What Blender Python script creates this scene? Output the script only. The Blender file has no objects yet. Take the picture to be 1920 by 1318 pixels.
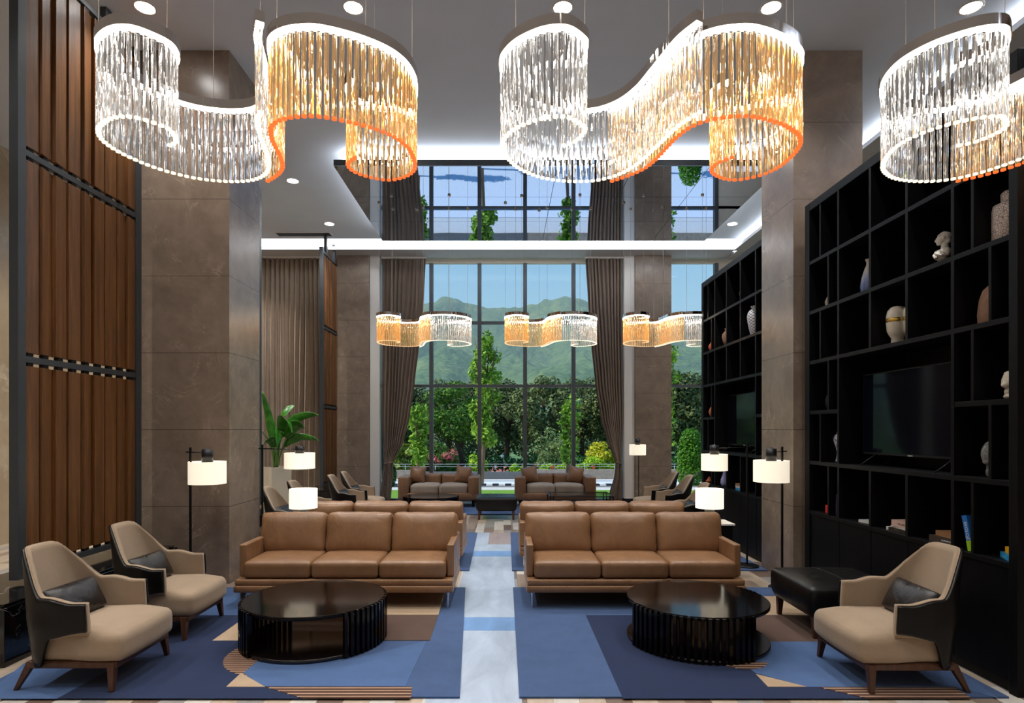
import bpy, bmesh, math, random
import numpy as np
from mathutils import Vector, Matrix
R = math.radians
PI = math.pi
rnd = random.Random(7)
C = bpy.context.scene.collection
sc = bpy.context.scene

# ---------------------------------------------------------------- camera
H = 1.6
cam = bpy.data.cameras.new('camera'); cam_o = bpy.data.objects.new('camera', cam); C.objects.link(cam_o)
cam_o.location = (0, 0, H); cam_o.rotation_euler = (R(90), 0, 0)
cam.sensor_width = 36; cam.sensor_fit = 'HORIZONTAL'; cam.lens = 36 * 1126 / 1920
cam.shift_x = 13 / 1920; cam.shift_y = 147 / 1920; cam.clip_end = 6000; cam.clip_start = 0.05
sc.camera = cam_o

def PX(px, d): return (px - 947) * d / 1126
def PZ(py, d): return H + (806 - py) * d / 1126
def FL(px, py, z=0.0):
    d = (H - z) * 1126 / (py - 806); return (PX(px, d), d)

# ---------------------------------------------------------------- materials
def srgb(r, g, b):
    f = lambda c: (c / 255 / 12.92) if c / 255 <= .04045 else ((c / 255 + .055) / 1.055) ** 2.4
    return (f(r), f(g), f(b), 1)

class NT:
    def __init__(s, name):
        s.m = bpy.data.materials.new(name); s.m.use_nodes = True; s.t = s.m.node_tree
        s.b = s.t.nodes['Principled BSDF']; s.out = s.t.nodes['Material Output']
    def n(s, typ, **kw):
        o = s.t.nodes.new(typ)
        for k, v in kw.items():
            if hasattr(o, k): setattr(o, k, v)
        return o
    def l(s, a, b): s.t.links.new(a, b)
    def coords(s, scale=(1, 1, 1), kind='Object', rot=(0, 0, 0)):
        tc = s.n('ShaderNodeTexCoord'); mp = s.n('ShaderNodeMapping')
        mp.inputs['Scale'].default_value = scale; mp.inputs['Rotation'].default_value = rot
        s.l(tc.outputs[kind], mp.inputs['Vector']); return mp.outputs[0]
    def noise(s, vec, scale, detail=4, rough=.55, dist=0):
        o = s.n('ShaderNodeTexNoise'); o.inputs['Scale'].default_value = scale; o.inputs['Detail'].default_value = detail
        o.inputs['Roughness'].default_value = rough; o.inputs['Distortion'].default_value = dist
        s.l(vec, o.inputs['Vector']); return o.outputs['Fac']
    def ramp(s, fac, stops):
        o = s.n('ShaderNodeValToRGB'); e = o.color_ramp.elements
        while len(e) < len(stops): e.new(.5)
        for i, (p, c) in enumerate(stops): e[i].position = p; e[i].color = c if len(c) == 4 else (*c, 1)
        s.l(fac, o.inputs[0]); return o.outputs[0]
    def math(s, op, a, b=None):
        o = s.n('ShaderNodeMath', operation=op)
        for i, v in enumerate((a, b)):
            if v is None: continue
            if isinstance(v, (int, float)): o.inputs[i].default_value = v
            else: s.l(v, o.inputs[i])
        return o.outputs[0]
    def mix(s, fac, a, b, blend='MIX'):
        o = s.n('ShaderNodeMix', data_type='RGBA', blend_type=blend)
        for i, v in ((0, fac), (6, a), (7, b)):
            if isinstance(v, (int, float)): o.inputs[i].default_value = v
            elif isinstance(v, tuple): o.inputs[i].default_value = v
            else: s.l(v, o.inputs[i])
        return o.outputs[2]
    def bump(s, hgt, strength=.2, dist=.01):
        o = s.n('ShaderNodeBump'); o.inputs['Strength'].default_value = strength; o.inputs['Distance'].default_value = dist
        s.l(hgt, o.inputs['Height']); s.l(o.outputs[0], s.b.inputs['Normal'])
    def set(s, **kw):
        for k, v in kw.items():
            i = s.b.inputs[k.replace('_', ' ')]
            if isinstance(v, (int, float, tuple)): i.default_value = v
            else: s.l(v, i)
        return s

MT = {}
def simple(name, col, rough=.5, metal=0, spec=.5, var=.12, scale=8, bump=0, bscale=60, kind='Object', stretch=(1, 1, 1)):
    q = NT(name); v = q.coords(stretch, kind)
    lo = tuple(c * (1 - var) for c in col[:3]) + (1,); hi = tuple(min(1, c * (1 + var)) for c in col[:3]) + (1,)
    q.set(Base_Color=q.ramp(q.noise(v, scale), [(.3, lo), (.7, hi)]), Roughness=rough, Metallic=metal, Specular_IOR_Level=spec)
    if bump: q.bump(q.noise(v, bscale, 5), bump, .004)
    MT[name] = q.m; return q.m

def emit(name, col, strength):
    q = NT(name); q.set(Base_Color=col, Emission_Color=col, Emission_Strength=strength, Roughness=.6); MT[name] = q.m; return q.m

def stone(name, base, dark, vein, tile=None, rough=.12, vs=1.4, vein_w=.035, spec=.5):
    q = NT(name); v = q.coords()
    n1 = q.noise(v, vs, 8, .62, 1.2); n2 = q.noise(v, vs * 6, 6, .6)
    col = q.ramp(n1, [(.3, dark), (.68, base)])
    col = q.mix(.35, col, q.ramp(n2, [(.3, dark), (.7, base)]))
    nv = q.noise(v, vs * 1.1, 7, .6, 2.2)
    d = q.math('ABSOLUTE', q.math('SUBTRACT', nv, .5))
    vf = q.ramp(d, [(0, (1, 1, 1)), (vein_w, (0, 0, 0))])
    msk = q.ramp(q.noise(v, vs * 2.3, 3), [(.48, (0, 0, 0)), (.72, (.8, .8, .8))])
    f = q.math('MULTIPLY', vf, msk)
    col = q.mix(f, col, vein)
    if tile:
        sp = q.n('ShaderNodeSeparateXYZ'); q.l(q.coords(), sp.inputs[0])
        fr = q.math('FRACT', q.math('DIVIDE', sp.outputs[2], tile))
        ln = q.math('LESS_THAN', fr, .006)
        col = q.mix(ln, col, (dark[0] * .35, dark[1] * .35, dark[2] * .35, 1))
    q.set(Base_Color=col, Roughness=rough, Specular_IOR_Level=spec); MT[name] = q.m; return q.m

def wood(name, c0, c1, rough=.45, axis='Z', scale=6, bump=.1, spec=.5):
    q = NT(name); st = {'Z': (7, 7, .35), 'Y': (7, .35, 7), 'X': (.35, 7, 7)}[axis]
    v = q.coords(st)
    oi = q.n('ShaderNodeObjectInfo')
    va = q.n('ShaderNodeVectorMath', operation='ADD'); q.l(v, va.inputs[0])
    cb = q.n('ShaderNodeCombineXYZ'); m = q.math('MULTIPLY', oi.outputs['Random'], 30)
    for i in range(3): q.l(m, cb.inputs[i])
    q.l(cb.outputs[0], va.inputs[1]); v = va.outputs[0]
    n = q.noise(v, scale, 6, .6, .8); n2 = q.noise(v, scale * 7, 3, .6)
    col = q.ramp(n, [(.3, c0), (.72, c1)])
    col = q.mix(.3, col, q.ramp(n2, [(.35, c0), (.65, c1)]))
    q.set(Base_Color=col, Roughness=rough, Specular_IOR_Level=spec)
    if bump: q.bump(n2, bump, .003)
    MT[name] = q.m; return q.m

def leather(name, c0, c1, rough=.38, wr=.35):
    q = NT(name); v = q.coords()
    col = q.ramp(q.noise(v, 5, 5, .6, .4), [(.3, c0), (.7, c1)])
    big = q.noise(q.coords((1, 1, .55)), 9, 3, .5, 1.4); fine = q.noise(v, 160, 2)
    h = q.math('ADD', q.math('MULTIPLY', big, 1.0), q.math('MULTIPLY', fine, .06))
    q.set(Base_Color=col, Roughness=q.ramp(q.noise(v, 12, 3), [(.3, (rough - .06,) * 3), (.7, (rough + .08,) * 3)]))
    q.bump(h, wr, .035); MT[name] = q.m; return q.m

def fabric(name, col, var=.15, rough=.95, sc1=25, bump=.3):
    q = NT(name); v = q.coords()
    lo = tuple(c * (1 - var) for c in col[:3]) + (1,); hi = tuple(min(1, c * (1 + var)) for c in col[:3]) + (1,)
    c = q.ramp(q.noise(v, 6, 5, .6), [(.3, lo), (.7, hi)])
    c = q.mix(.35, c, q.ramp(q.noise(v, 120, 3), [(.3, lo), (.7, hi)]))
    q.set(Base_Color=c, Roughness=rough, Specular_IOR_Level=.15)
    q.b.inputs['Sheen Weight'].default_value = .15
    q.bump(q.noise(v, 220, 3), bump, .003); MT[name] = q.m; return q.m

# the room
stone('brown_marble', srgb(148, 131, 116), srgb(114, 99, 87), srgb(178, 160, 142), tile=.8, rough=.27, vein_w=.02)
stone('black_marble', srgb(14, 13, 14), srgb(6, 6, 6), srgb(170, 165, 160), rough=.1, vs=2.2, vein_w=.012)
stone('beige_stone', srgb(190, 170, 140), srgb(160, 140, 112), srgb(215, 200, 175), rough=.3, vs=.8)
simple('ceiling_paint', srgb(218, 229, 244), .85, var=.02, scale=2)
simple('soffit_paint', srgb(200, 203, 208), .8, var=.02, scale=2)
simple('white_paint', srgb(225, 222, 218), .55, var=.02, scale=3)
simple('steel_grey', srgb(66, 70, 74), .42, .3, var=.08, scale=5)
simple('mullion_grey', srgb(92, 98, 104), .45, .3, var=.05, scale=5)
simple('black_metal', srgb(20, 20, 21), .4, .5, var=.1, scale=8)
simple('lamp_metal', srgb(38, 38, 40), .35, .6, var=.1, scale=8)
simple('dull_black', srgb(9, 9, 10), .6, 0, spec=.3, var=.2, scale=8)
simple('chrome', (.86, .85, .84, 1), .22, 1, var=.03, scale=3)
simple('dark_chrome', (.78, .70, .64, 1), .05, 1, var=.05, scale=3)
simple('cable_steel', (.75, .75, .75, 1), .3, .9, var=.03, scale=3)
simple('blind_cream', srgb(222, 215, 200), .7, var=.03)
wood('walnut_slat', srgb(72, 43, 17), srgb(134, 87, 44), .42, 'Z', 3.2, .12)
wood('walnut_leg', srgb(48, 26, 14), srgb(86, 50, 28), .35, 'Z', 4, .08)
wood('black_wood', srgb(7, 7, 8), srgb(17, 16, 18), .45, 'Z', 7, .12, .14)
wood('gloss_lacquer', srgb(14, 10, 9), srgb(22, 16, 14), .12, 'Z', 5, 0, .7)
wood('black_lacquer', srgb(9, 6, 5), srgb(15, 10, 8), .1, 'Z', 5, 0, .18)
leather('tan_leather', srgb(124, 90, 62), srgb(145, 107, 75), .36, .16)
leather('tan_leather_soft', srgb(128, 94, 68), srgb(146, 108, 80), .42, .1)
leather('black_leather', srgb(9, 8, 8), srgb(16, 14, 13), .36, .05); MT['black_leather'].node_tree.nodes['Principled BSDF'].inputs['Specular IOR Level'].default_value = .3
leather('dark_pillow_leather', srgb(24, 21, 20), srgb(38, 33, 31), .32, .25)
fabric('beige_fabric', srgb(158, 137, 115), .1)
fabric('grey_beige_fabric', srgb(164, 150, 138), .08)
fabric('curtain_cloth_lit', srgb(170, 154, 138), .1, .9, bump=.1)  # paler copy of the curtain cloth, light on the wide curtain put into its colour
fabric('curtain_cloth', srgb(128, 113, 101), .1, .9, bump=.1)
# mirrored ceiling panel with its thin joints
q = NT('smoked_mirror'); sp = q.n('ShaderNodeSeparateXYZ'); q.l(q.coords(), sp.inputs[0])
q.set(Base_Color=(.52, .64, .80, 1), Metallic=1, Roughness=.012); MT['smoked_mirror'] = q.m
q.bump(q.noise(q.coords(), 1.1, 2), .006, .05)
# lights that give off light
q_ = MT['dark_chrome'].node_tree; nz = q_.nodes.new('ShaderNodeTexNoise'); mp_ = q_.nodes.new('ShaderNodeMapping'); tc_ = q_.nodes.new('ShaderNodeTexCoord'); bp_ = q_.nodes.new('ShaderNodeBump')   # slight waviness of the polished band
mp_.inputs['Scale'].default_value = (1, 1, .05); nz.inputs['Scale'].default_value = 9; nz.inputs['Detail'].default_value = 2; bp_.inputs['Strength'].default_value = .5; bp_.inputs['Distance'].default_value = .02
q_.links.new(tc_.outputs['Object'], mp_.inputs[0]); q_.links.new(mp_.outputs[0], nz.inputs['Vector']); q_.links.new(nz.outputs['Fac'], bp_.inputs['Height']); q_.links.new(bp_.outputs[0], q_.nodes['Principled BSDF'].inputs['Normal'])
emit('cove_white', (.94, .97, 1, 1), 5.0)  # also put on the far ceiling band as its cove glow
emit('downlight_lens', (1, .98, .95, 1), 45)
emit('led_strip', (1, .92, .80, 1), 8)
emit('shade_glow', (1, .90, .72, 1), .70)
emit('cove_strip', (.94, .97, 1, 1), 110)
emit('table_shade_glow', (1, .95, .80, 1), .82)
emit('rod_tip_warm', (1, .88, .62, 1), 1.3)
emit('rod_tip_amber', (1, .16, .03, 1), .95)
emit('rod_tip_soft', (1, .62, .34, 1), .9)
def rod_glass(name, tint, glow, gs):
    q = NT(name); q.set(Base_Color=tint, Roughness=.03, Transmission_Weight=1.0, IOR=1.38, Emission_Color=glow, Emission_Strength=gs); MT[name] = q.m
rod_glass('clear_rod_glass', (.98, .975, .97, 1), (1, .93, .84, 1), .05)
rod_glass('amber_rod_glass', (.985, .72, .43, 1), (1, .58, .24, 1), .11)
# window glass
q = NT('window_glass'); q.t.nodes.remove(q.b)
tr = q.n('ShaderNodeBsdfTransparent'); tr.inputs[0].default_value = (.97, .985, .985, 1)
gl = q.n('ShaderNodeBsdfGlossy'); gl.inputs['Roughness'].default_value = .02
mx = q.n('ShaderNodeMixShader'); mx.inputs[0].default_value = .004
q.l(tr.outputs[0], mx.inputs[1]); q.l(gl.outputs[0], mx.inputs[2]); q.l(mx.outputs[0], q.out.inputs[0]); MT['window_glass'] = q.m
q = NT('table_glass'); q.t.nodes.remove(q.b)
tr = q.n('ShaderNodeBsdfTransparent'); tr.inputs[0].default_value = (.7, .75, .78, 1)
gl = q.n('ShaderNodeBsdfGlossy'); gl.inputs['Roughness'].default_value = .03
mx = q.n('ShaderNodeMixShader'); mx.inputs[0].default_value = .3
q.l(tr.outputs[0], mx.inputs[1]); q.l(gl.outputs[0], mx.inputs[2]); q.l(mx.outputs[0], q.out.inputs[0]); MT['table_glass'] = q.m
q = NT('clear_glass_head'); q.set(Base_Color=(.9, .95, .93, 1), Roughness=.05, Transmission_Weight=.75); MT['clear_glass_head'] = q.m

# ---------------------------------------------------------------- mesh building
class MB:
    def __init__(s): s.v = []; s.f = []; s.m = []; s.sm = []
    def add(s, vs, fs, mi=0, smooth=False, M=None):
        o = len(s.v)
        if M is not None: vs = [tuple(M @ Vector(v)) for v in vs]
        s.v.extend([tuple(v) for v in vs]); s.f.extend([tuple(i + o for i in f) for f in fs])
        s.m.extend([mi] * len(fs)); s.sm.extend([smooth] * len(fs)); return s
    def box(s, x0, x1, y0, y1, z0, z1, mi=0, M=None):
        vs = [(x, y, z) for x in (x0, x1) for y in (y0, y1) for z in (z0, z1)]
        return s.add(vs, [(0, 1, 3, 2), (4, 6, 7, 5), (0, 4, 5, 1), (2, 3, 7, 6), (0, 2, 6, 4), (1, 5, 7, 3)], mi, False, M)
    def frust(s, c0, h0, c1, h1, mi=0, M=None):     # tapered square post from c0 (half sizes h0) to c1
        vs = []
        for c, h in ((c0, h0), (c1, h1)):
            vs += [(c[0] - h[0], c[1] - h[1], c[2]), (c[0] + h[0], c[1] - h[1], c[2]), (c[0] + h[0], c[1] + h[1], c[2]), (c[0] - h[0], c[1] + h[1], c[2])]
        return s.add(vs, [(3, 2, 1, 0), (4, 5, 6, 7), (0, 1, 5, 4), (1, 2, 6, 5), (2, 3, 7, 6), (3, 0, 4, 7)], mi, False, M)
    def lathe(s, prof, seg=32, cx=0, cy=0, mi=0, smooth=True, caps=True, sx=1, sy=1, M=None):
        vs = []; n = len(prof)
        for r, z in prof:
            for k in range(seg):
                a = 2 * PI * k / seg; vs.append((cx + r * math.cos(a) * sx, cy + r * math.sin(a) * sy, z))
        fs = [(i * seg + k, i * seg + (k + 1) % seg, (i + 1) * seg + (k + 1) % seg, (i + 1) * seg + k) for i in range(n - 1) for k in range(seg)]
        s.add(vs, fs, mi, smooth, M)
        if caps:
            o = len(s.v) - len(vs)
            s.f += [tuple(o + k for k in reversed(range(seg))), tuple(o + (n - 1) * seg + k for k in range(seg))]
            s.m += [mi, mi]; s.sm += [False, False]
        return s
    def tube(s, pts, r, seg=8, mi=0, smooth=True, caps=True, M=None):
        pts = [Vector(p) for p in pts]; n = len(pts); rs = r if isinstance(r, (list, tuple)) else [r] * n
        vs = []; up = None
        for i, p in enumerate(pts):
            t = (pts[min(i + 1, n - 1)] - pts[max(i - 1, 0)]).normalized()
            if up is None: up = Vector((0, 0, 1)) if abs(t.z) < .9 else Vector((1, 0, 0))
            a = t.cross(up)
            if a.length < 1e-4: a = t.cross(Vector((0, 1, 0)))
            a.normalize(); b = a.cross(t); up = b
            for k in range(seg):
                w = 2 * PI * k / seg; vs.append(p + (a * math.cos(w) + b * math.sin(w)) * rs[i])
        fs = [(i * seg + k, i * seg + (k + 1) % seg, (i + 1) * seg + (k + 1) % seg, (i + 1) * seg + k) for i in range(n - 1) for k in range(seg)]
        if caps: fs += [tuple(reversed(range(seg))), tuple((n - 1) * seg + k for k in range(seg))]
        return s.add(vs, fs, mi, smooth, M)
    def prism(s, poly, z0, z1, mi=0, M=None):
        n = len(poly); vs = [(x, y, z0) for x, y in poly] + [(x, y, z1) for x, y in poly]
        ar = sum(poly[i][0] * poly[(i + 1) % n][1] - poly[(i + 1) % n][0] * poly[i][1] for i in range(n))
        idx = list(range(n)) if ar > 0 else list(reversed(range(n)))
        fs = [tuple(reversed(idx)), tuple(i + n for i in idx)]
        fs += [(idx[i], idx[(i + 1) % n], idx[(i + 1) % n] + n, idx[i] + n) for i in range(n)]
        return s.add(vs, fs, mi, False, M)
    def grid(s, P, mi=0, smooth=True, close_u=False, M=None):   # P[i][j]
        n, m = len(P), len(P[0]); vs = [p for row in P for p in row]
        fs = [(i * m + j, ((i + 1) % n) * m + j, ((i + 1) % n) * m + j + 1, i * m + j + 1) for i in range(n if close_u else n - 1) for j in range(m - 1)]
        return s.add(vs, fs, mi, smooth, M)
    def slab(s, A, B, mi=0, smooth=True, M=None):    # closed thick sheet between two grids of the same size
        n, m = len(A), len(A[0]); vs = [p for row in A for p in row] + [p for row in B for p in row]; o = n * m
        fs = []
        for i in range(n - 1):
            for j in range(m - 1):
                a = i * m + j; fs.append((a, a + 1, a + m + 1, a + m)); fs.append((o + a, o + a + m, o + a + m + 1, o + a + 1))
        for i in range(n - 1):
            a = i * m; fs.append((a, a + m, o + a + m, o + a)); a = i * m + m - 1; fs.append((a, o + a, o + a + m, a + m))
        for j in range(m - 1):
            fs.append((j, o + j, o + j + 1, j + 1)); a = (n - 1) * m + j; fs.append((a, a + 1, o + a + 1, o + a))
        return s.add(vs, fs, mi, smooth, M)
    def pillow(s, c, size, r=.04, puff=0, axis=2, n=9, mi=0, M=None, both=True, sag=0):
        hx = [size[0] / 2, size[1] / 2, size[2] / 2]; r = min(r, *hx)
        ts = [-1, -.985, -.95] + [-.88 + 1.76 * i / (n - 1) for i in range(n)] + [.95, .985, 1]
        vs = []; fs = []; idx = {}
        def put(u, v, w):
            k = (round(u, 4), round(v, 4), round(w, 4))
            if k in idx: return idx[k]
            p = [u * hx[0], v * hx[1], w * hx[2]]
            q = [max(-(hx[i] - r), min(hx[i] - r, p[i])) for i in range(3)]
            d = [p[i] - q[i] for i in range(3)]; L = math.sqrt(sum(x * x for x in d))
            if L > 1e-9: p = [q[i] + d[i] / L * min(L, r) if L > r else q[i] + d[i] for i in range(3)]
            o = [i for i in range(3) if i != axis]
            uv = (u, v, w); g = (1 - abs(uv[o[0]]) ** 2.5) * (1 - abs(uv[o[1]]) ** 2.5)
            if both or uv[axis] > 0: p[axis] += puff * g * uv[axis]
            if sag: p[axis] -= sag * g
            idx[k] = len(vs); vs.append((p[0] + c[0], p[1] + c[1], p[2] + c[2])); return idx[k]
        N = len(ts) - 1
        for ax in range(3):
            for sg in (-1, 1):
                for i in range(N):
                    for j in range(N):
                        quad = []
                        for a, b in ((ts[i], ts[j]), (ts[i + 1], ts[j]), (ts[i + 1], ts[j + 1]), (ts[i], ts[j + 1])):
                            t = [0, 0, 0]; t[ax] = sg; t[(ax + 1) % 3] = a; t[(ax + 2) % 3] = b; quad.append(put(*t))
                        fs.append(tuple(quad if sg > 0 else reversed(quad)))
        return s.add(vs, fs, mi, True, M)
    def build(s, name, mats, parent=None, loc=(0, 0, 0), rz=0, bevel=0, bseg=2):
        me = bpy.data.meshes.new(name); me.from_pydata(s.v, [], s.f)
        mats = mats if isinstance(mats, (list, tuple)) else [mats]
        for m in mats: me.materials.append(MT[m])
        me.polygons.foreach_set('material_index', s.m); me.polygons.foreach_set('use_smooth', s.sm); me.update()
        o = bpy.data.objects.new(name, me); C.objects.link(o); o.location = loc; o.rotation_euler = (0, 0, rz)
        if parent: o.parent = parent
        if bevel:
            b = o.modifiers.new('bevel', 'BEVEL'); b.width = bevel; b.segments = bseg; b.limit_method = 'ANGLE'; b.angle_limit = R(40)
        return o

def tag(o, label=None, cat=None, group=None, kind=None):
    if label: o['label'] = label
    if cat: o['category'] = cat
    if group: o['group'] = group
    if kind: o['kind'] = kind
    return o
def thing(name, label, cat, loc=(0, 0, 0), rz=0, group=None):
    o = bpy.data.objects.new(name, None); C.objects.link(o); o.location = loc; o.rotation_euler = (0, 0, rz); o.empty_display_size = .1
    return tag(o, label, cat, group)
def struct(name, mb, mats, label=None, **kw):
    return tag(mb.build(name, mats, **kw), label, None, None, 'structure')
KIDS = {}
def dup(root, loc, rz=None, label=None, group=None):
    r = root.copy(); C.objects.link(r); r.location = loc
    if rz is not None: r.rotation_euler = (0, 0, rz)
    if label: r['label'] = label
    if group: r['group'] = group
    for ch in list(root.children):
        c = ch.copy(); C.objects.link(c); c.parent = r
        for g in ch.children:
            e = g.copy(); C.objects.link(e); e.parent = c
    return r
def catmull(pts, per=10):
    out = []; n = len(pts)
    for i in range(n - 1):
        p0, p1, p2, p3 = (np.array(pts[max(i - 1, 0)], float), np.array(pts[i], float), np.array(pts[i + 1], float), np.array(pts[min(i + 2, n - 1)], float))
        for k in range(per):
            t = k / per
            out.append(tuple(.5 * ((2 * p1) + (-p0 + p2) * t + (2 * p0 - 5 * p1 + 4 * p2 - p3) * t * t + (-p0 + 3 * p1 - 3 * p2 + p3) * t ** 3)))
    out.append(tuple(pts[-1])); return out
def resample(pts, step):
    P = [np.array(p, float) for p in pts]; L = [0]
    for a, b in zip(P, P[1:]): L.append(L[-1] + np.linalg.norm(b - a))
    n = max(2, int(round(L[-1] / step)) + 1); out = []; j = 0
    for k in range(n):
        s = L[-1] * k / (n - 1)
        while j < len(L) - 2 and L[j + 1] < s: j += 1
        t = (s - L[j]) / max(1e-9, L[j + 1] - L[j]); out.append(tuple(P[j] * (1 - t) + P[j + 1] * t))
    return out
def lerpk(keys, z):
    keys = sorted(keys)
    if z <= keys[0][0]: return keys[0][1:]
    for a, b in zip(keys, keys[1:]):
        if z <= b[0]:
            t = (z - a[0]) / (b[0] - a[0]); t = t * t * (3 - 2 * t) * .5 + t * .5
            return tuple(p + (q - p) * t for p, q in zip(a[1:], b[1:]))
    return keys[-1][1:]
# ================================================================ the room
CZ = 5.55            # ceiling
WD = 13.44           # window wall
SZ = 5.42            # soffit underside
# floor: stone planks laid along the room, with a pale stone aisle between the rugs
fm = []
for nm, c, rg in (('plank_brown', (120, 100, 88), .28), ('plank_taupe', (146, 128, 114), .28), ('plank_beige', (186, 168, 148), .28), ('plank_grey', (150, 146, 142), .3),
              ('plank_pale', (205, 198, 188), .28), ('plank_dark', (74, 62, 56), .26), ('aisle_pale', (172, 184, 202), .34), ('aisle_blue', (112, 148, 196), .34), ('aisle_pink', (164, 146, 142), .3)):
    c0 = srgb(*c); q = NT(nm); v = q.coords((1, .35, 1)); v2 = q.coords()
    col = q.ramp(q.noise(v, 3.5, 8, .65, 1.5), [(.28, tuple(x * .74 for x in c0[:3])), (.72, tuple(min(1, x * 1.14) for x in c0[:3]))])
    q.set(Base_Color=col, Roughness=rg); q.bump(q.noise(v2, 40, 4), .03, .003); MT[nm] = q.m; fm.append(nm)
fb = MB(); fr = random.Random(3)
def strip(x0, x1, ya, yb, w=None):
    y = ya - fr.random() * .8
    while y < yb:
        L = fr.uniform(.45, 1.2); a, b = max(y, ya), min(y + L, yb)
        if b > a: fb.box(x0 + .0008, x1 - .0008, a + .0008, b - .0008, -.05, 0, fr.choices(range(6), (3, 5, 6, 3, 4, .1))[0])
        y += L
x = -7.0
AX0, AX1 = -.47, .10
while x < 6:
    x1 = x + .155
    if x1 > AX0 and x < AX1:
        a = x; b = x1
        if a < AX0: strip(a, AX0, -4, WD)
        if b > AX1: strip(AX1, b, -4, WD)
        strip(max(a, AX0), min(b, AX1), -4, 3.3); strip(max(a, AX0), min(b, AX1), 9.35, WD)
    else: strip(x, x1, -4, WD)
    x = x1
for ya, yb, mi in ((3.3, 4.79, 6), (4.79, 5.13, 7), (5.13, 7.6, 6), (7.6, 7.94, 7), (7.94, 8.4, 6)):
    fb.box(AX0, AX1, ya, yb - .002, -.05, 0, mi)
fb.box(AX0, -.24, 8.4, 9.35, -.05, 0, 6); fb.box(-.24, AX1, 8.4, 9.35, -.05, 0, 8)
struct('floor', fb, fm, 'stone plank floor in mixed browns with a pale aisle between the rugs')
# ceiling slab, a far band given the cove glow as emission, a right strip
mb = MB()
mb.box(-7, 4.98, -4, 12.42, CZ, CZ + .15)
struct('ceiling', mb, 'ceiling_paint', 'flat grey white ceiling with rows of downlights')
mb = MB(); mb.box(-7.2, 6.2, -4.2, WD + .3, CZ + .16, CZ + .3); struct('trim_1', mb, 'ceiling_paint', 'roof slab above the ceiling')
mb = MB(); mb.box(-7, 4.98, 12.42, 12.98, CZ, CZ + .1, 0); mb.box(4.955, 4.975, -4, 12.4, SZ + .032, SZ + .07, 1)  # far ceiling band made to emit, standing in for glow from a hidden strip
tag(mb.build('cove_glow', ['cove_white', 'cove_strip']), 'far ceiling band glowing in place of cove light, with the right cove strip', 'cove light')
mb = MB(); mb.box(-7, 4.87, 12.72, 12.80, SZ, SZ + .065); mb.box(4.87, 4.95, -4, 12.80, SZ, SZ + .065)
mb.box(-7, 4.87, 12.80, WD, SZ, SZ + .03); mb.box(4.95, 6.1, -4, WD, SZ, SZ + .03)
mb.box(-7, 6.1, 12.98, WD + .2, SZ + .03, CZ + .16); mb.box(4.98, 6.1, -4, 12.98, SZ + .03, CZ + .16)
struct('trim_2', mb, 'soffit_paint', 'lowered grey soffit along the window wall and right wall')
# walls
mb = MB(); mb.box(-7.2, -7, -4, WD, 0, CZ); struct('wall_left', mb, 'beige_stone', 'beige stone wall beyond the slatted screens')
mb = MB(); mb.box(6, 6.2, -4, WD, 0, CZ); struct('wall_right', mb, 'brown_marble', 'brown wall behind the shelf units')
mb = MB(); mb.box(-7.2, 6.2, -4.2, -4, 0, CZ); struct('wall_back', mb, 'white_paint', 'pale wall opposite the windows')
mb = MB(); mb.box(-7.2, -2.98, WD, WD + .2, 0, SZ); mb.box(2.85, 3.62, WD, WD + .2, 0, SZ)
struct('wall_far', mb, 'brown_marble', 'brown wall sections between the windows')
# marble pillars
mb = MB(); mb.box(-3.82, -2.87, 6.25, 7.02, 0, CZ); struct('pillar', mb, 'brown_marble', 'brown marble pillar beside the slatted wooden screen')
mb = MB(); mb.box(3.00, 3.72, 6.25, 7.02, 0, CZ); struct('pillar', mb, 'brown_marble', 'brown marble pillar between the two black shelf units')
mb = MB(); mb.box(-3.68, -2.98, 13.14, 13.43, 0, SZ); struct('pillar', mb, 'brown_marble', 'brown marble pillar left of the drawn curtain')
mb = MB(); mb.box(2.85, 3.64, 13.14, 13.43, 0, SZ); struct('pillar', mb, 'brown_marble', 'brown marble pillar between the main window and the narrow window')
for a, b, lb in ((-2.975, -2.76, 'white upright post left of the main window'), (2.62, 2.845, 'white upright post right of the main window')):
    mb = MB(); mb.box(a, b, 13.2, 13.43, .09, SZ - .002); mb.box(a + .005, b - .005, 13.21, 13.43, 0, .09, 1)
    struct('trim_3' if a < 0 else 'trim_4', mb, ['white_paint', 'dull_black'], lb)
# windows
def window(name, x0, x1, mulls, label, z1=SZ):
    root = thing(name, label, None); root['kind'] = 'structure'
    for mx in mulls:
        mb = MB(); mb.box(mx - .042, mx + .042, WD - .02, WD + .1, .06, z1 - .09); mb.build('mullion', 'mullion_grey', root)
    for tz in (4.0, 2.585):
        mb = MB(); mb.box(x0, x1, WD, WD + .09, tz - .032, tz + .032); mb.build('transom', 'mullion_grey', root)
    mb = MB(); mb.box(x0, x1, WD - .01, WD + .1, 0, .06); mb.build('window_sill', 'mullion_grey', root)
    mb = MB(); mb.box(x0, x1, WD + .02, WD + .1, z1 - .09, z1); mb.build('blind_box', 'blind_cream', root)
    mb = MB(); mb.box(x0, x1, WD + .04, WD + .05, .06, z1 - .09); mb.build('pane', 'window_glass', root)
    return root
window('window_1', -2.98, 2.85, [-2.71, -1.653, -.573, .448, 1.534, 2.61], 'tall grid window between the tied curtains facing the mountains')
w2 = window('window_2', 3.66, 6.0, [4.73], 'narrow tall window between marble pillar and black shelf unit')
mb = MB(); mb.box(3.625, 3.665, WD - .05, WD + .1, 0, SZ); mb.build('window_frame', 'white_paint', w2)
mb = MB(); mb.box(4.78, 6.0, WD + .0, WD + .02, 3.2, SZ - .09); mb.build('roller_blind', 'blind_cream', w2)
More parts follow.
